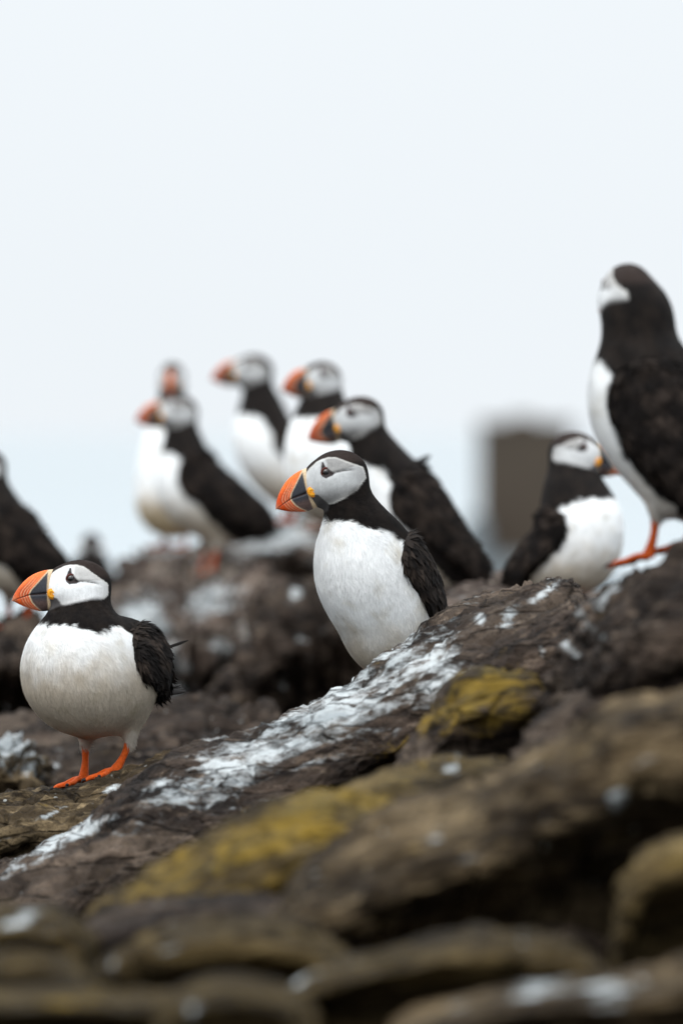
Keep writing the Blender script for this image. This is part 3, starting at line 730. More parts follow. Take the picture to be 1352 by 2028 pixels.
    cen = np.array((p2[:, 0].mean(), p2[:, 1].mean(), zb))
    ob = mesh_np(name, p2 - cen, [Q], mat, None, {'lichen': np.clip(lic, 0, 1.2), 'guano': np.clip(gua, 0, 1.3)}, loc=cen)
    # caps
    tag(ob, label, cat, group); return ob

# ---- ground, sea, far land
def ground():
    xs = np.unique(np.concatenate([np.linspace(-14, -1.5, 40), np.linspace(-1.5, 1.5, 150), np.linspace(1.5, 14, 40)]))
    ys = np.unique(np.concatenate([np.linspace(-8, 3, 30), np.linspace(3, 19, 420), np.linspace(19, 34, 50)]))
    X, Y = np.meshgrid(xs, ys, indexing='ij'); r = np.hypot(X / 9.0, (Y - 9) / 11.5)
    p = np.stack([X, Y, X * 0], -1).reshape(-1, 3)
    Z = GROUND_Z + .05 + (.035 * fbm(p * np.array((4, 3, 1)), 4) + .02 * ridged(p * 9, 3)).reshape(X.shape) - .05
    Z = Z - .18 * sstep(8, 3, Y)
    Z = np.where(r > .9, Z - (r - .9) * 22 * (1 + .4 * fbm(p * .8, 3).reshape(X.shape)), Z); Z = np.maximum(Z, -15)
    V = np.stack([X, Y, Z], -1).reshape(-1, 3); I = np.arange(len(V)).reshape(X.shape)
    Q = np.stack([I[:-1, :-1].ravel(), I[1:, :-1].ravel(), I[1:, 1:].ravel(), I[:-1, 1:].ravel()], 1)
    o = mesh_np('rocky_ground', V, [Q], M_ROCK, None, {'lichen': np.zeros(len(V)), 'guano': np.zeros(len(V))}); tag(o, kind='structure')
ground()

def sea():
    m, N, Lk, b = new_mat('sea_water')
    tcn = N.new('ShaderNodeTexCoord'); n1 = noise_node(N, Lk, tcn.outputs['Object'], .35, 6, .6)
    b.inputs['Base Color'].default_value = (.22, .32, .36, 1); b.inputs['Roughness'].default_value = .08; b.inputs['IOR'].default_value = 1.33
    bp = N.new('ShaderNodeBump'); bp.inputs['Strength'].default_value = .25; bp.inputs['Distance'].default_value = .3; Lk.new(n1, bp.inputs['Height']); Lk.new(bp.outputs[0], b.inputs['Normal'])
    rr = [0] + list(np.geomspace(20, 40000, 40)); V = [(0, 0, 0)]; n = 96
    for r in rr[1:]:
        for k in range(n): V.append((r * math.cos(2 * math.pi * k / n), r * math.sin(2 * math.pi * k / n), 0))
    T = [(0, 1 + k, 1 + (k + 1) % n) for k in range(n)]; Q = []
    for i in range(len(rr) - 2):
        a = 1 + i * n; c = a + n
        Q += [(a + k, c + k, c + (k + 1) % n, a + (k + 1) % n) for k in range(n)]
    o = mesh_np('sea', np.array(V), [T, Q], m, None, loc=(0, 0, -13)); tag(o, kind='structure')
sea()

def far_land():
    """low headland across the water, under the tower"""
    D = 400.0; k = D / KPX
    m, N, Lk, b = new_mat('far_headland_rock'); tcn = N.new('ShaderNodeTexCoord'); n1 = noise_node(N, Lk, tcn.outputs['Object'], .25, 6, .6)
    Lk.new(mixc(N, Lk, maprange(N, Lk, n1, .35, .65), (.06, .075, .085), (.12, .135, .14)), b.inputs['Base Color']); b.inputs['Roughness'].default_value = .9
    xs = np.linspace(PV(880, 0, D)[0], PV(1245, 0, D)[0], 90); ys = np.linspace(D - 8, D + 16, 40); X, Y = np.meshgrid(xs, ys, indexing='ij')
    px = (X / k) + 676
    top = np.interp(px, [880, 905, 930, 955, 975, 1130, 1180, 1245], [1160, 1070, 1025, 1022, 1105, 1118, 1130, 1165])
    zt = -(top - 852) * k; prof = np.clip(1 - np.abs((Y - D - 4) / 12.2) ** 3, 0, 1)
    p = np.stack([X, Y, X * 0], -1).reshape(-1, 3)
    Z = -14.5 + (zt + 14.5) * prof ** .5 + .35 * fbm(p * .3, 4).reshape(X.shape) * prof
    V = np.stack([X, Y, Z], -1).reshape(-1, 3); I = np.arange(len(V)).reshape(X.shape)
    Q = np.stack([I[:-1, :-1].ravel(), I[1:, :-1].ravel(), I[1:, 1:].ravel(), I[:-1, 1:].ravel()], 1)
    o = mesh_np('headland', V, [Q], m); tag(o, kind='structure')
far_land()

def box_mesh(bx, bevel=.0):
    x0, y0, z0, x1, y1, z1 = bx
    V = np.array([(x, y, z) for x in (x0, x1) for y in (y0, y1) for z in (z0, z1)], float)
    Q = np.array([(0, 1, 3, 2), (4, 6, 7, 5), (0, 4, 5, 1), (2, 3, 7, 6), (0, 2, 6, 4), (1, 5, 7, 3)]); return V, Q
def tower():
    D = 402.0; k = D / KPX
    m, N, Lk, b = new_mat('tower_stone'); tcn = N.new('ShaderNodeTexCoord')
    br = N.new('ShaderNodeTexBrick'); br.inputs['Scale'].default_value = 1.6; br.inputs['Mortar Size'].default_value = .01
    br.inputs['Color1'].default_value = (.040, .027, .018, 1); br.inputs['Color2'].default_value = (.052, .035, .023, 1); br.inputs['Mortar'].default_value = (.03, .022, .016, 1)
    mp = N.new('ShaderNodeMapping'); mp.inputs['Rotation'].default_value = (rad(90), 0, 0); Lk.new(tcn.outputs['Object'], mp.inputs[0]); Lk.new(mp.outputs[0], br.inputs['Vector'])
    n1 = noise_node(N, Lk, tcn.outputs['Object'], .8, 5); c = mixc(N, Lk, .5, br.outputs['Color'], mixc(N, Lk, maprange(N, Lk, n1, .3, .7), (.040, .027, .017), (.058, .040, .025)))
    Lk.new(c, b.inputs['Base Color']); b.inputs['Roughness'].default_value = .9
    m2, N, Lk, b = new_mat('dark_opening'); b.inputs['Base Color'].default_value = (.01, .01, .01, 1)
    root = bpy.data.objects.new('stone_tower', None); COL.objects.link(root)
    w = (1134 - 950) * k; zt = -(852 - 852) * k + (852 - 846) * k; zb = -(1100 - 852) * k; h = zt - zb + 3.5
    root.location = ((1042 - 676) * k, D + 3, zb - 3.5); tag(root, 'square brown stone tower far behind the birds, heavily blurred', 'tower')
    V, Q = box_mesh((-w / 2, -w / 2, 0, w / 2, w / 2, h)); top = V[:, 2] > 1; V[top, :2] *= .985
    mesh_np('wall', V, [Q], m, root, smooth=False)
    V, Q = box_mesh((-w / 2 - .06, -w / 2 - .06, h - .003, w / 2 + .06, w / 2 + .06, h + .28)); pr = mesh_np('parapet', V, [Q], m, root, smooth=False)
    V, Q = box_mesh((-w * .2, -w * .2, h + .278, w * .12, w * .2, h + .52)); V[V[:, 2] > h + .4, :2] *= .8; mesh_np('roof_cap', V, [Q], m, root, smooth=False)
    V, Q = box_mesh((w / 2 - .12, -.25, h * .6, w / 2 + .02, .25, h * .6 + 1.1)); mesh_np('window', V, [Q], m2, root, smooth=False)
tower()

# ---- rocks, from the far ones to the near ones
GR = 'basalt rocks of the island'
rock('broad weathered boulder at the very back, under the upper group of puffins', [(235, 1290, 15.3), (262, 1150, 15.2), (310, 1096, 15.1), (385, 1090, 15.0), (450, 1062, 15.0), (540, 1036, 15.1), (640, 1030, 15.1), (740, 1050, 15.2), (840, 1130, 15.3), (900, 1240, 15.3)],
     .5, .7, M_ROCKB, 150, 80, .020, 10, .6, 3, guano=[(560, 1060, 14.9, 100, 30, .95), (340, 1115, 14.9, 70, 30, .95), (470, 1090, 14.9, 60, 30, .8), (660, 1080, 14.9, 70, 50, .8)], hd=60, group=GR)
rock('lumpy grey-brown boulder with pale stains under the black-backed puffin at left centre', [(205, 1420, 13.9), (222, 1250, 13.9), (270, 1180, 13.8), (340, 1148, 13.8), (390, 1142, 13.8), (450, 1140, 13.8), (520, 1158, 13.8), (590, 1230, 13.8), (640, 1330, 13.8)],
     .45, .5, M_ROCKB, 170, 110, .026, 70, .6, 5, guano=[(285, 1220, 13.5, 60, 50, 1.05), (330, 1300, 13.4, 40, 60, 1.0), (420, 1190, 13.5, 60, 40, .85), (510, 1250, 13.5, 36, 50, .8), (440, 1290, 13.4, 30, 50, .75), (330, 1390, 13.4, 50, 40, .85), (560, 1200, 13.5, 40, 40, .7)], hd=130, group=GR)
rock('dark shadowed boulder in the gap left of the upright puffin in the centre', [(430, 1480, 12.9), (470, 1330, 12.9), (540, 1240, 12.9), (610, 1190, 12.9), (690, 1165, 12.9), (760, 1190, 12.9), (840, 1260, 12.9), (900, 1400, 12.9)],
     .35, .5, M_ROCK, 130, 90, .026, 80, .55, 8, guano=[(585, 1175, 12.7, 16, 18, .9), (600, 1270, 12.7, 12, 22, .8), (560, 1345, 12.7, 14, 18, .5), (640, 1240, 12.7, 10, 12, .5)], hd=80, group=GR)
rock('brown ledge behind the crest, under the tail of the slender puffin', [(720, 1300, 11.6), (790, 1215, 11.5), (850, 1180, 11.4), (920, 1158, 11.4), (1000, 1152, 11.5), (1090, 1168, 11.7), (1180, 1180, 11.8), (1270, 1190, 11.8), (1360, 1230, 11.9)],
     .85, .5, M_ROCKB, 130, 60, .012, 8, .6, 9, guano=[(900, 1165, 11.3, 40, 10, .6)], hd=30, group=GR)
rock('dark boulder at the left edge under the half-hidden puffin', [(-190, 1330, 12.3), (-120, 1275, 12.2), (-40, 1262, 12.2), (30, 1250, 12.2), (85, 1255, 12.2), (130, 1300, 12.2), (165, 1390, 12.2), (190, 1480, 12.2)],
     .4, .5, M_ROCK, 110, 70, .018, 60, .55, 11, guano=[(5, 1350, 12.0, 12, 50, .6), (30, 1440, 12, 12, 40, .5)], hd=60, group=GR)
rock('boulder standing behind the plump puffin, under the distant black one', [(120, 1480, 16.4), (140, 1330, 16.5), (175, 1285, 16.5), (215, 1280, 16.5), (250, 1320, 16.5), (290, 1450, 16.5)],
     .3, .4, M_ROCKB, 80, 60, .02, 40, .55, 12, hd=60, group=GR)
rock('low dark brown ledge of rock behind the plump puffin at legs height', [(-150, 1510, 11.2), (-60, 1470, 11.2), (60, 1440, 11.2), (180, 1420, 11.1), (300, 1395, 11.1), (400, 1400, 11.1), (480, 1425, 11.1), (560, 1440, 11.1), (660, 1480, 11.1)],
     .7, .4, M_ROCK, 160, 80, .016, 12, .55, 14, guano=[(420, 1440, 10.9, 30, 10, .4), (120, 1500, 10.8, 10, 20, .7)], hd=130, under=0, group=GR)
rock('small pale boulder streaked with white droppings, behind the plump puffin near the left edge', [(-90, 1600, 10.5), (-60, 1490, 10.4), (-10, 1462, 10.4), (40, 1466, 10.4), (75, 1492, 10.4), (92, 1545, 10.4), (105, 1620, 10.4)],
     .22, .25, M_ROCKW, 90, 70, .018, 70, .5, 16, guano=[(10, 1480, 10.25, 60, 26, 1.1), (50, 1520, 10.25, 14, 40, .9), (25, 1530, 10.25, 12, 30, .6)], hd=70, group=GR)
rock('sharp weathered slab under the feet of the plump puffin at left', [(-260, 1660, 9.05), (-130, 1625, 9.03), (0, 1596, 9.02), (60, 1583, 9.02), (120, 1572, 9.02), (190, 1557, 9.02), (240, 1541, 9.02), (300, 1518, 9.02), (360, 1500, 9.05), (430, 1500, 9.1), (500, 1560, 9.15)],
     .34, .3, M_ROCKW, 360, 170, .0085, 17, .5, 21, guano=[(235, 1545, 9.0, 26, 7, 1.0), (120, 1590, 8.98, 24, 5, .7), (20, 1640, 8.95, 50, 4, .6), (300, 1520, 9, 20, 5, .6)], up_lichen=.10, calm=[(190, 1556, 8.98, .085)], hd=60, group=GR, fine=1.6, strata=1.5)
rock('long diagonal ridge streaked with white droppings that hides the feet of the central puffin', [(-330, 1900, 8.5), (-200, 1810, 8.55), (-60, 1745, 8.6), (60, 1692, 8.65), (150, 1648, 8.68), (230, 1592, 8.72), (300, 1536, 8.78), (380, 1492, 8.82), (460, 1455, 8.85), (560, 1408, 8.88), (640, 1368, 8.9), (700, 1334, 8.92), (760, 1297, 8.93), (840, 1247, 8.92), (880, 1226, 8.9), (950, 1197, 8.86), (1040, 1167, 8.8), (1096, 1153, 8.75), (1122, 1158, 8.7), (1136, 1190, 8.65), (1141, 1290, 8.6), (1146, 1420, 8.6)],
     .60, .16, M_ROCK, 560, 300, .009, 30, .62, 24,
     guano=[(780, 1320, 8.8, 170, 60, .82), (860, 1330, 8.6, 80, 60, .85), (650, 1405, 8.75, 200, 66, .82), (540, 1470, 8.6, 210, 58, .76), (700, 1410, 8.6, 130, 60, .75), (430, 1500, 8.75, 180, 44, .8), (330, 1530, 8.7, 60, 12, .9), (190, 1620, 8.65, 70, 10, 1.15), (110, 1665, 8.6, 80, 9, .95), (40, 1700, 8.6, 60, 8, .7), (1000, 1212, 8.7, 26, 16, 1.1), (945, 1220, 8.7, 14, 14, .8), (1075, 1165, 8.7, 40, 8, .9), (1062, 1275, 8.5, 10, 14, .8), (880, 1260, 8.8, 60, 18, .7), (600, 1500, 8.5, 80, 16, .5)],
     lichen=[(900, 1420, 8.3, 60, 30, .7), (820, 1480, 8.2, 120, 20, .5)], hd=165, under=.5, group=GR, fine=1.3, endp=14)
rock('dark purplish rock at the right edge under the tall puffin seen from behind', [(1040, 1640, 7.7), (1078, 1510, 7.72), (1112, 1390, 7.74), (1132, 1290, 7.75), (1147, 1220, 7.76), (1170, 1172, 7.76), (1210, 1148, 7.75), (1260, 1132, 7.73), (1310, 1106, 7.72), (1360, 1094, 7.72), (1440, 1084, 7.72), (1540, 1100, 7.74), (1640, 1200, 7.75)],
     .5, .3, M_ROCK, 260, 150, .013, 40, .6, 27, guano=[(1150, 1220, 7.65, 14, 60, .8), (1190, 1170, 7.7, 50, 10, .7), (1125, 1280, 7.6, 12, 40, .7)], lichen=[(1350, 1185, 7.6, 14, 14, 1.1)], hd=160, group=GR)
rock('dark rock with a violet cast below the tall puffin rock at right', [(980, 1640, 7.2), (1020, 1540, 7.2), (1065, 1460, 7.2), (1130, 1420, 7.2), (1200, 1380, 7.2), (1300, 1350, 7.2), (1420, 1330, 7.2), (1560, 1380, 7.2)],
     .3, .3, M_ROCK, 170, 90, .012, 30, .6, 30, guano=[(1120, 1430, 7.1, 14, 8, .6)], hd=70, group=GR)
rock('rounded rock capped with yellow lichen right of centre', [(740, 1560, 7.95), (800, 1470, 7.93), (850, 1400, 7.92), (900, 1345, 7.92), (950, 1324, 7.92), (1010, 1322, 7.92), (1052, 1334, 7.92), (1072, 1380, 7.92), (1078, 1450, 7.92), (1085, 1560, 7.92)],
     .16, .2, M_ROCK, 170, 110, 0.0070, 25, .42, 33, lichen=[(970, 1345, 7.85, 140, 60, 1.1), (900, 1400, 7.85, 100, 46, .95), (1000, 1400, 7.82, 90, 60, .85)], guano=[(870, 1395, 7.85, 16, 8, .6)], hd=90, group=GR)
rock('olive-topped flat rock with one white fleck in the middle of the slope', [(560, 1680, 7.25), (640, 1596, 7.22), (720, 1548, 7.2), (800, 1518, 7.2), (880, 1503, 7.2), (960, 1502, 7.2), (1020, 1518, 7.2), (1070, 1560, 7.2), (1120, 1640, 7.2)],
     .25, .25, M_ROCKO, 140, 80, 0.0065, 18, .55, 36, lichen=[(800, 1530, 7.1, 160, 16, .55)], guano=[(893, 1508, 7.15, 20, 7, 1.2)], hd=45, group=GR)
rock('long mound of rock covered in mustard-yellow lichen, centre left', [(130, 1860, 6.65), (190, 1780, 6.62), (270, 1738, 6.6), (360, 1692, 6.6), (450, 1642, 6.6), (540, 1597, 6.6), (620, 1567, 6.6), (700, 1562, 6.6), (755, 1580, 6.6), (790, 1622, 6.6), (810, 1700, 6.6), (830, 1800, 6.6)],
     .28, .25, M_ROCKO, 170, 100, 0.0073, 25, .55, 39, lichen=[(620, 1600, 6.45, 190, 60, 1.0), (470, 1680, 6.4, 190, 52, .9), (340, 1730, 6.4, 130, 40, .75), (600, 1690, 6.35, 170, 60, .6), (735, 1590, 6.45, 100, 60, .85)], hd=120, group=GR)
rock('wide out-of-focus brown slab across the right half of the foreground', [(500, 1900, 5.95), (548, 1800, 5.93), (590, 1750, 5.92), (670, 1695, 5.9), (780, 1640, 5.9), (900, 1598, 5.9), (1000, 1552, 5.9), (1060, 1505, 5.9), (1140, 1470, 5.9), (1220, 1418, 5.9), (1310, 1394, 5.9), (1420, 1370, 5.9), (1540, 1420, 5.9)],
     .24, .35, M_ROCKW, 220, 90, 0.0087, 22, .55, 42, guano=[(1240, 1500, 5.75, 90, 12, 0.58), (1215, 1555, 5.72, 34, 12, 0.90), (880, 1640, 5.75, 60, 10, 0.51), (1100, 1520, 5.8, 40, 9, 0.47), (920, 1690, 5.7, 30, 8, 0.47)], lichen=[(1130, 1480, 5.8, 100, 16, .5), (840, 1650, 5.8, 120, 20, .35)], hd=120, under=.45, group=GR)
rock('smooth ochre rock poking in at the right edge of the foreground', [(1215, 1850, 5.3), (1235, 1740, 5.3), (1268, 1692, 5.3), (1320, 1668, 5.3), (1400, 1652, 5.3), (1500, 1690, 5.3), (1560, 1850, 5.3)],
     .12, .2, M_ROCKO, 90, 60, 0.0043, 18, .4, 45, lichen=[(1330, 1700, 5.2, 120, 40, .55)], hd=55, under=.45, group=GR)
rock('dull olive block at the left edge near the bottom', [(-160, 1900, 5.45), (-110, 1815, 5.42), (-40, 1798, 5.4), (30, 1793, 5.4), (90, 1795, 5.4), (140, 1812, 5.4), (172, 1860, 5.4), (188, 1950, 5.4)],
     .12, .2, M_ROCKO, 100, 70, 0.0058, 15, .42, 48, lichen=[(60, 1830, 5.3, 120, 20, .5)], guano=[(30, 1822, 5.33, 46, 9, 0.94)], hd=45, under=.2, group=GR)
rock('low olive-brown stone with faint white streaks, lower left of centre', [(190, 1990, 5.25), (230, 1905, 5.22), (290, 1860, 5.2), (380, 1838, 5.2), (480, 1830, 5.2), (570, 1834, 5.2), (640, 1860, 5.2), (690, 1910, 5.2), (720, 1990, 5.2)],
     .16, .2, M_ROCKO, 120, 70, 0.0058, 15, .5, 51, guano=[(350, 1858, 5.12, 46, 8, 0.74), (460, 1850, 5.12, 60, 8, 0.47), (232, 1890, 5.12, 12, 34, 0.62)], lichen=[(520, 1840, 5.1, 80, 10, .35)], hd=32, under=.2, group=GR)
rock('flat brown stone low in the middle of the foreground with a pale streak', [(440, 2050, 4.95), (480, 1968, 4.93), (560, 1926, 4.92), (680, 1884, 4.9), (800, 1856, 4.9), (900, 1838, 4.9), (1000, 1838, 4.9), (1100, 1858, 4.9), (1180, 1900, 4.9), (1260, 1990, 4.9)],
     .18, .22, M_ROCKO, 150, 70, 0.0058, 14, .55, 54, guano=[(590, 1935, 4.84, 60, 9, 0.82)], lichen=[(860, 1860, 4.8, 160, 16, .45)], hd=38, under=.2, group=GR)
rock('rounded dark stone at the bottom left edge', [(-120, 2010, 4.75), (-60, 1912, 4.72), (20, 1890, 4.7), (100, 1890, 4.7), (160, 1915, 4.7), (200, 2010, 4.7)],
     .12, .15, M_ROCKO, 80, 60, 0.0050, 12, .45, 57, hd=26, under=.2, group=GR)
rock('long low ochre stone along the bottom left', [(-140, 2080, 4.45), (-80, 1972, 4.42), (60, 1955, 4.4), (220, 1955, 4.4), (360, 1966, 4.4), (460, 1990, 4.4), (520, 2080, 4.4)],
     .12, .18, M_ROCKO, 110, 60, 0.0050, 8, .5, 60, lichen=[(150, 1975, 4.35, 180, 14, .45)], hd=26, under=.2, group=GR)
rock('small blurred stone with a white smear at the bottom, left of centre', [(300, 2080, 4.25), (340, 1990, 4.22), (420, 1952, 4.2), (500, 1950, 4.2), (570, 1972, 4.2), (630, 2080, 4.2)],
     .10, .15, M_ROCKO, 80, 60, 0.0050, 12, .45, 63, guano=[(385, 2000, 4.13, 16, 22, 0.94)], hd=26, under=.2, group=GR)
rock('brown stone with two bright white splashes at the bottom right', [(700, 2100, 4.6), (770, 2015, 4.57), (880, 1980, 4.55), (990, 1950, 4.55), (1130, 1938, 4.55), (1280, 1925, 4.55), (1400, 1900, 4.55), (1540, 1960, 4.55)],
     .14, .22, M_ROCKW, 130, 60, 0.0050, 10, .5, 66, guano=[(1055, 1953, 4.5, 70, 14, 0.94), (1190, 1955, 4.5, 80, 13, 0.86), (900, 1990, 4.5, 40, 8, 0.39)], hd=38, under=.2, group=GR)
rock('dark hollow block of rock under the wide slab at right', [(820, 1990, 5.6), (880, 1890, 5.6), (960, 1840, 5.6), (1080, 1822, 5.6), (1180, 1840, 5.6), (1250, 1900, 5.6), (1290, 1990, 5.6)],
     .06, .1, M_ROCK, 90, 50, 0.0058, 18, .4, 69, hd=26, under=.2, group=GR)
rock('dark rock wedge between the yellow mound and the stones at bottom left', [(120, 1960, 6.0), (180, 1850, 6.0), (280, 1815, 6.0), (400, 1790, 6.0), (520, 1785, 6.0), (620, 1830, 6.0), (680, 1930, 6.0)],
     .14, .2, M_ROCK, 110, 60, 0.0065, 20, .5, 72, hd=26, under=.2, group=GR)
# grass bank far behind at the left edge
def grass_bank():
    m, N, Lk, b = new_mat('grass'); tcn = N.new('ShaderNodeTexCoord'); n1 = noise_node(N, Lk, tcn.outputs['Object'], 6, 4)
    Lk.new(mixc(N, Lk, maprange(N, Lk, n1, .35, .65), (.035, .06, .02), (.08, .11, .035)), b.inputs['Base Color']); b.inputs['Roughness'].default_value = .9
    rs = np.random.RandomState(5); n = 5200; c = PV(-60, 1215, 17.5); x = c[0] + rs.uniform(-.5, .102, n); y = c[1] + rs.uniform(-.25, .3, n)
    z = c[2] + .02 - .9 * np.clip(x - (c[0] + .02), 0, 1) - .1; hgt = rs.uniform(.05, .10, n); a = rs.rand(n) * 6.28; w = .0035
    V = np.stack([np.stack([x - w * np.cos(a), y - w * np.sin(a), z - .02], 1), np.stack([x + w * np.cos(a), y + w * np.sin(a), z - .02], 1), np.stack([x + .02 * np.cos(a * 3), y + .02 * np.sin(a * 3), z + hgt], 1)], 1).reshape(-1, 3)
    o = mesh_np('grass', V, [np.arange(3 * n).reshape(n, 3)], m); tag(o, kind='stuff')
    rock('low grassy hummock far behind at the left edge', [(-560, 1500, 17.5), (-480, 1260, 17.5), (-300, 1215, 17.5), (-60, 1215, 17.5), (0, 1225, 17.5), (40, 1290, 17.5), (60, 1500, 17.5)], .3, .4, m, 70, 40, .01, 0, .6, 75, name='grassy_hummock', cat='hummock')
grass_bank()

# ------------------------------------------------------------------ the puffins
INFO = {}
INFO['plump'] = puffin('plump round-breasted puffin on two orange legs, sharpest of all, at the left', (205, 1560), 9.0, 40,
    [(-5.2, 10.8, 2.2), (-2.5, 13.1, 4.3), (.2, 11.8, 5.6), (3.0, 12.5, 5.95), (2.9, 15.9, 3.6)], (2.35, 20.6, -32, 0),
    [(-2.8, 14.0, 3.5), (-5.4, 10.8, 1.5)],
    [(9, 17.2), (6.4, 17.2), (4.6, 16.4), (2.6, 17.2), (.9, 17.0), (-1.2, 15.6), (-2.8, 13.0), (-3.6, 10.5), (-4.6, 8.0), (-7, 6.6), (-9, 4), (12, 0), (12, 17)],
    [((1.0, -1.9, 5.3), (1.15, -1.9, .75)), ((-1.7, 2.5, 5.4), (.1, 2.2, 1.75))],
    toe=(1, -.15, 0), slope=(.21, -.17, .96), vox=.26, focal=True, seed=1, prim=.55, lat=1.0, tail=(-5.8, 10.4, -4.8, .3))
INFO['central'] = puffin('slim upright puffin in sharp focus at the centre, its feet hidden by the ridge', (775, 1352), 9.06, 35,
    [(-4.4, 4.8, 2.4), (-.3, 4.9, 4.1), (.6, 8.2, 5.3), (3.2, 12.4, 5.3), (4.7, 17.0, 2.7)], (6.1, 21.4, -30, -16),
    [(-.6, 12.8, 3.2), (-4.4, 5.4, 1.6)],
    [(12, 17.3), (7.4, 17.3), (5.6, 16.6), (3.9, 16.2), (2.2, 15.2), (.4, 14.0), (-1.2, 11.5), (-1.9, 8.5), (-2.9, 6), (-5, 3.2), (-8, 1), (12, -2)],
    [((.2, -1.9, 3.2), (-.6, -1.9, .3)), ((-.2, 1.9, 3.4), (-.9, 2.0, .3))],
    vox=.26, focal=True, seed=2, face_tint=.62, tail=(-4.0, 4.6, -3.4, -2.2), kblend=2.2)
INFO['tall'] = puffin('tall puffin seen from behind with face turned away, at the right edge', (1290, 1122), 7.72, -25,
    [(-7.4, 6.8, 2.2), (-3.9, 7.8, 3.2), (-2.2, 10.6, 4.7), (.3, 15.0, 5.2), (1.3, 19.6, 2.85), (1.2, 22.8, 2.7)], (2.15, 24.0, -46, 0),
    [(-1.6, 15.2, 3.6), (-5.6, 6.2, 1.7)],
    [(9, 18.6), (3.4, 18.7), (2.2, 17.4), (2.4, 15.0), (1.4, 11), (-.6, 8.0), (-2.8, 6.0), (-6, 2.8), (-8, 0), (12, -2)],
    [((-1.1, 1.6, 5.2), (-.3, 1.6, .8)), ((-2.9, -1.8, 5.4), (-2.8, -1.8, 1.9))],
    toe=(1, .1, 0), slope=(.25, 0, 1), vox=.26, fluff=26000, face_tint=.8, dull=.7, seed=3, tail=(-7.0, 6.4, -3.6, -1.6), soil=.6)  # dull: shade on this bird's feet is put into the leg colour
INFO['slender'] = puffin('slender dark-backed puffin directly behind the central one, bill over its head', (850, 1196), 11.2, 12,
    [(-6.0, 4.0, 2.3), (-.6, 7.0, 4.7), (3.4, 12.4, 5.1), (7.2, 19.4, 3.0)], (8.7, 23.9, -6, -12),
    [(2.2, 13.8, 4.2), (-5.6, 5.2, 2.0)],
    [(14, 18.4), (9.4, 18.4), (7.0, 17.6), (6.2, 15.6), (4.9, 11.0), (2.2, 7.0), (-1.0, 3.6), (-5, 1), (14, -3)],
    [((.6, -1.8, 3.4), (.8, -1.8, .5)), ((-.4, 1.8, 3.4), (.4, 1.8, .5))],
    fluff=9000, face_tint=.56, cap=.32, seed=4, tail=(-6.2, 4.0, -4.2, -1.6))
puffin('puffin facing right beside the blurred tower, its bill hidden by the tall bird', (1134, 1200), 10.9, 25,
    [(-7.4, 3.8, 2.3), (-2.8, 5.6, 4.0), (.3, 7.0, 5.0), (1.1, 10.6, 4.9), (-.1, 14.9, 3.4)], (-.6, 18.9, 20, -6),
    [(-1.6, 9.8, 3.0), (-6.8, 3.6, 1.5)],
    [(9, 13.7), (2.8, 13.7), (1.0, 12.8), (-.6, 11.8), (-.9, 9.4), (-2.2, 6.4), (-4.6, 3.2), (-7, 0), (12, -3)],
    [((-1.0, -1.8, 3.4), (-1.2, -1.8, -.2)), ((-1.0, 1.8, 3.4), (-1.2, 1.8, -.2))],
    facing=1, fluff=6000, face_tint=.7, cap=.32, dull=.6, seed=5)
puffin('blurred puffin with a broad brown-black back, standing on the grey boulder at left centre', (392, 1144), 13.8, 12,
    [(-9.6, 9.4, 2.9), (-4.0, 11.0, 5.0), (1.2, 14.4, 5.2), (2.4, 21.2, 3.1)], (2.6, 26.1, 4, 0),
    [(-.1, 16.4, 4.5), (-9.8, 9.0, 2.5)],
    [(9, 20.2), (4.6, 20.2), (3.4, 18.6), (2.6, 16.0), (1.4, 12.4), (-.8, 9.4), (-3.4, 7.4), (-7, 5), (12, 0)],
    [((-1.8, -1.7, 5.4), (-.4, -1.7, .5)), ((-2.8, 1.7, 5.4), (-1.8, 1.7, .5))],
    fluff=5000, face_tint=.6, cap=.32, dull=.6, seed=6, tail=(-10, 9.2, -4.2, -1.6))
puffin('blurred puffin facing the camera, its head showing just above another puffin', (350, 1092), 14.8, 62,
    [(-6.0, 8.0, 3.0), (1.0, 8.4, 5.6), (2.2, 10.0, 5.6), (2.6, 16.2, 4.8), (2.0, 23.6, 2.8)], (1.4, 29.4, 24, -8),
    [(-1.6, 14.0, 3.0), (-6.2, 8.0, 1.6)],
    [(9, 22.5), (4.6, 22.5), (3.0, 21.8), (.6, 20.0), (-1.4, 14), (-3, 9), (-6, 5), (12, -3)],
    [((.8, -1.9, 4.0), (1.2, -1.9, .5)), ((.2, 1.9, 4.0), (.8, 1.9, .5))],
    face_tint=.6, cap=.32, soil=1.4, dull=.6, seed=7)
puffin('higher of the two blurred puffins at the top of the flock, crown against the sky', (575, 1040), 14.3, 10,
    [(-5.4, 5.4, 2.6), (-.4, 7.8, 4.8), (4.0, 13.6, 5.2), (5.0, 19.9, 3.2)], (5.6, 25.2, -14, 0),
    [(.4, 14.2, 3.6), (-4.8, 5.6, 2.2)],
    [(12, 18.6), (8, 18.6), (6.0, 18.0), (4.4, 16.0), (2.6, 12.6), (.2, 9.0), (-3.4, 6), (-7, 3), (12, -3)],
    [((.4, -1.8, 4.0), (.8, -1.8, .4)), ((-.4, 1.8, 4.0), (.2, 1.8, .4))], face_tint=.6, cap=.32, dull=.6, seed=8)
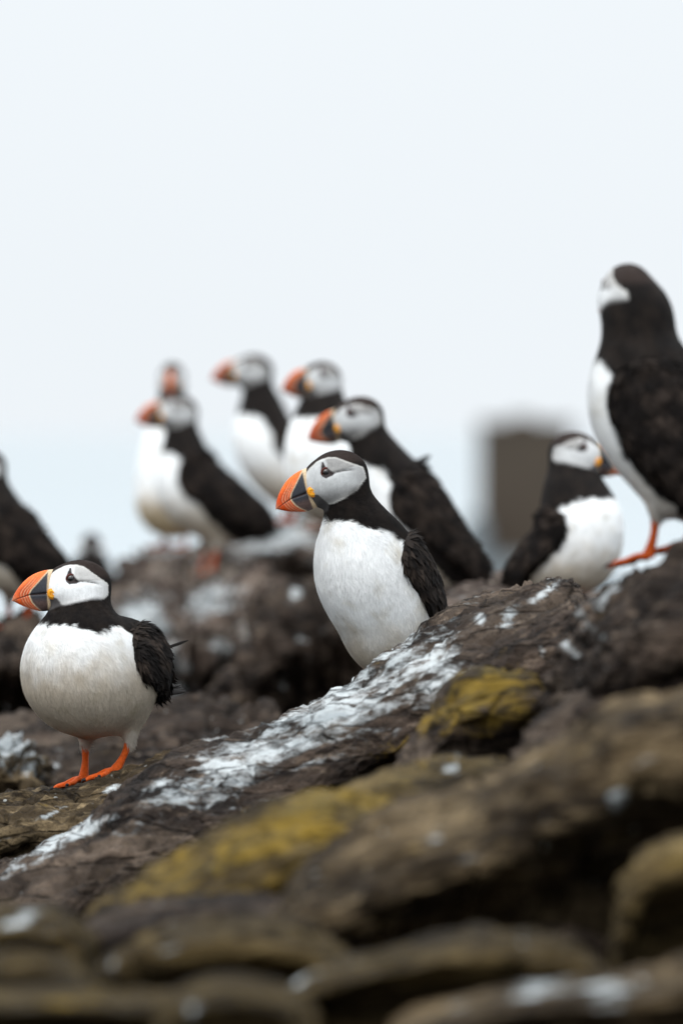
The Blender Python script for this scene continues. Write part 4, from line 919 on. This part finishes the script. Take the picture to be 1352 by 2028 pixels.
puffin('blurred puffin with its big round head turned towards the camera, beside the upper one', (676, 1052), 12.5, 50,
    [(-4.6, 6.0, 3.0), (2.0, 6.4, 5.2), (4.0, 11.0, 5.5), (4.2, 16.6, 3.9)], (3.7, 21.4, -14, 0),
    [(-1.4, 11.0, 3.0), (-5.2, 6.0, 1.6)],
    [(12, 16.6), (8, 16.6), (5.6, 16.6), (3.0, 16.0), (1.0, 13.4), (-1.8, 10), (-4, 6), (-7, 3), (12, -3)],
    [((1.0, -1.9, 3.8), (1.4, -1.9, .4)), ((.2, 1.9, 3.8), (.8, 1.9, .4))], face_tint=.6, cap=.32, dull=.6, seed=9)
puffin('puffin cut off by the left edge, dark back sloping above the plump one', (38, 1250), 12.2, 6,
    [(-5.4, 8.8, 2.2), (-.8, 9.8, 4.7), (2.2, 13.0, 5.0), (4.4, 19.4, 3.0)], (4.4, 22.8, 0, 0),
    [(.8, 13.6, 4.4), (-5.8, 8.4, 2.0)],
    [(12, 18.8), (8, 18.8), (5.0, 18.0), (3.8, 14.0), (2.4, 9.6), (-.4, 6.2), (-4, 4), (-8, 2), (12, -3)],
    [((1.4, -1.7, 4.6), (1.6, -1.7, .5)), ((-1.6, 1.7, 4.6), (-.4, 1.7, .5))], fluff=5000, cap=.32, face_tint=.6, dull=.6, seed=10)
puffin('distant dark puffin seen from behind, a black blur behind the plump one', (182, 1282), 16.5, -84,
    [(-4.0, 5.6, 2.6), (0, 7.6, 4.6), (1.0, 12.4, 4.6), (1.0, 16.4, 2.6)], (1.0, 18.6, -4, 0),
    [(-1.4, 11.4, 3.2), (-4.2, 5.6, 1.6)],
    [(12, 15), (5, 15), (3.2, 13), (2.4, 9), (1, 5), (-3, 2), (12, -3)],
    [((.4, -1.8, 3.6), (.8, -1.8, .4)), ((.4, 1.8, 3.6), (.8, 1.8, .4))], seed=11)
# the stray wing quill blown out behind the plump bird
r = INFO['plump'][0]
wg = [o for o in r.children if o.name.startswith('wing')][0]
long_feather('feather', (-5.2, 3.6, 14.6), (-8.9, 3.0, 15.4), .16, (0, 1, .3), M_FEATHER, wg, BLACK * 1.3, .3)

# wind-lifted feathers on the back of the slender bird
r2 = INFO['slender'][0]; bo2 = [o for o in r2.children if o.name.startswith('body')][0]
for k, (df, du, ln) in enumerate(((0, 0, 2.6), (-.3, -.5, 2.2), (.2, .5, 2.0), (-.6, -1.0, 1.9), (-.9, -1.6, 1.5))):
    long_feather('feather', (2.6 + df, .6 - .3 * k, 18.0 + du), (2.6 + df - ln * 1.0, .9 - .4 * k, 18.0 + du + ln * (.55 - .22 * k)), .42, (0, 1, .4), M_FEATHER, bo2, BLACK * 1.3, .3)
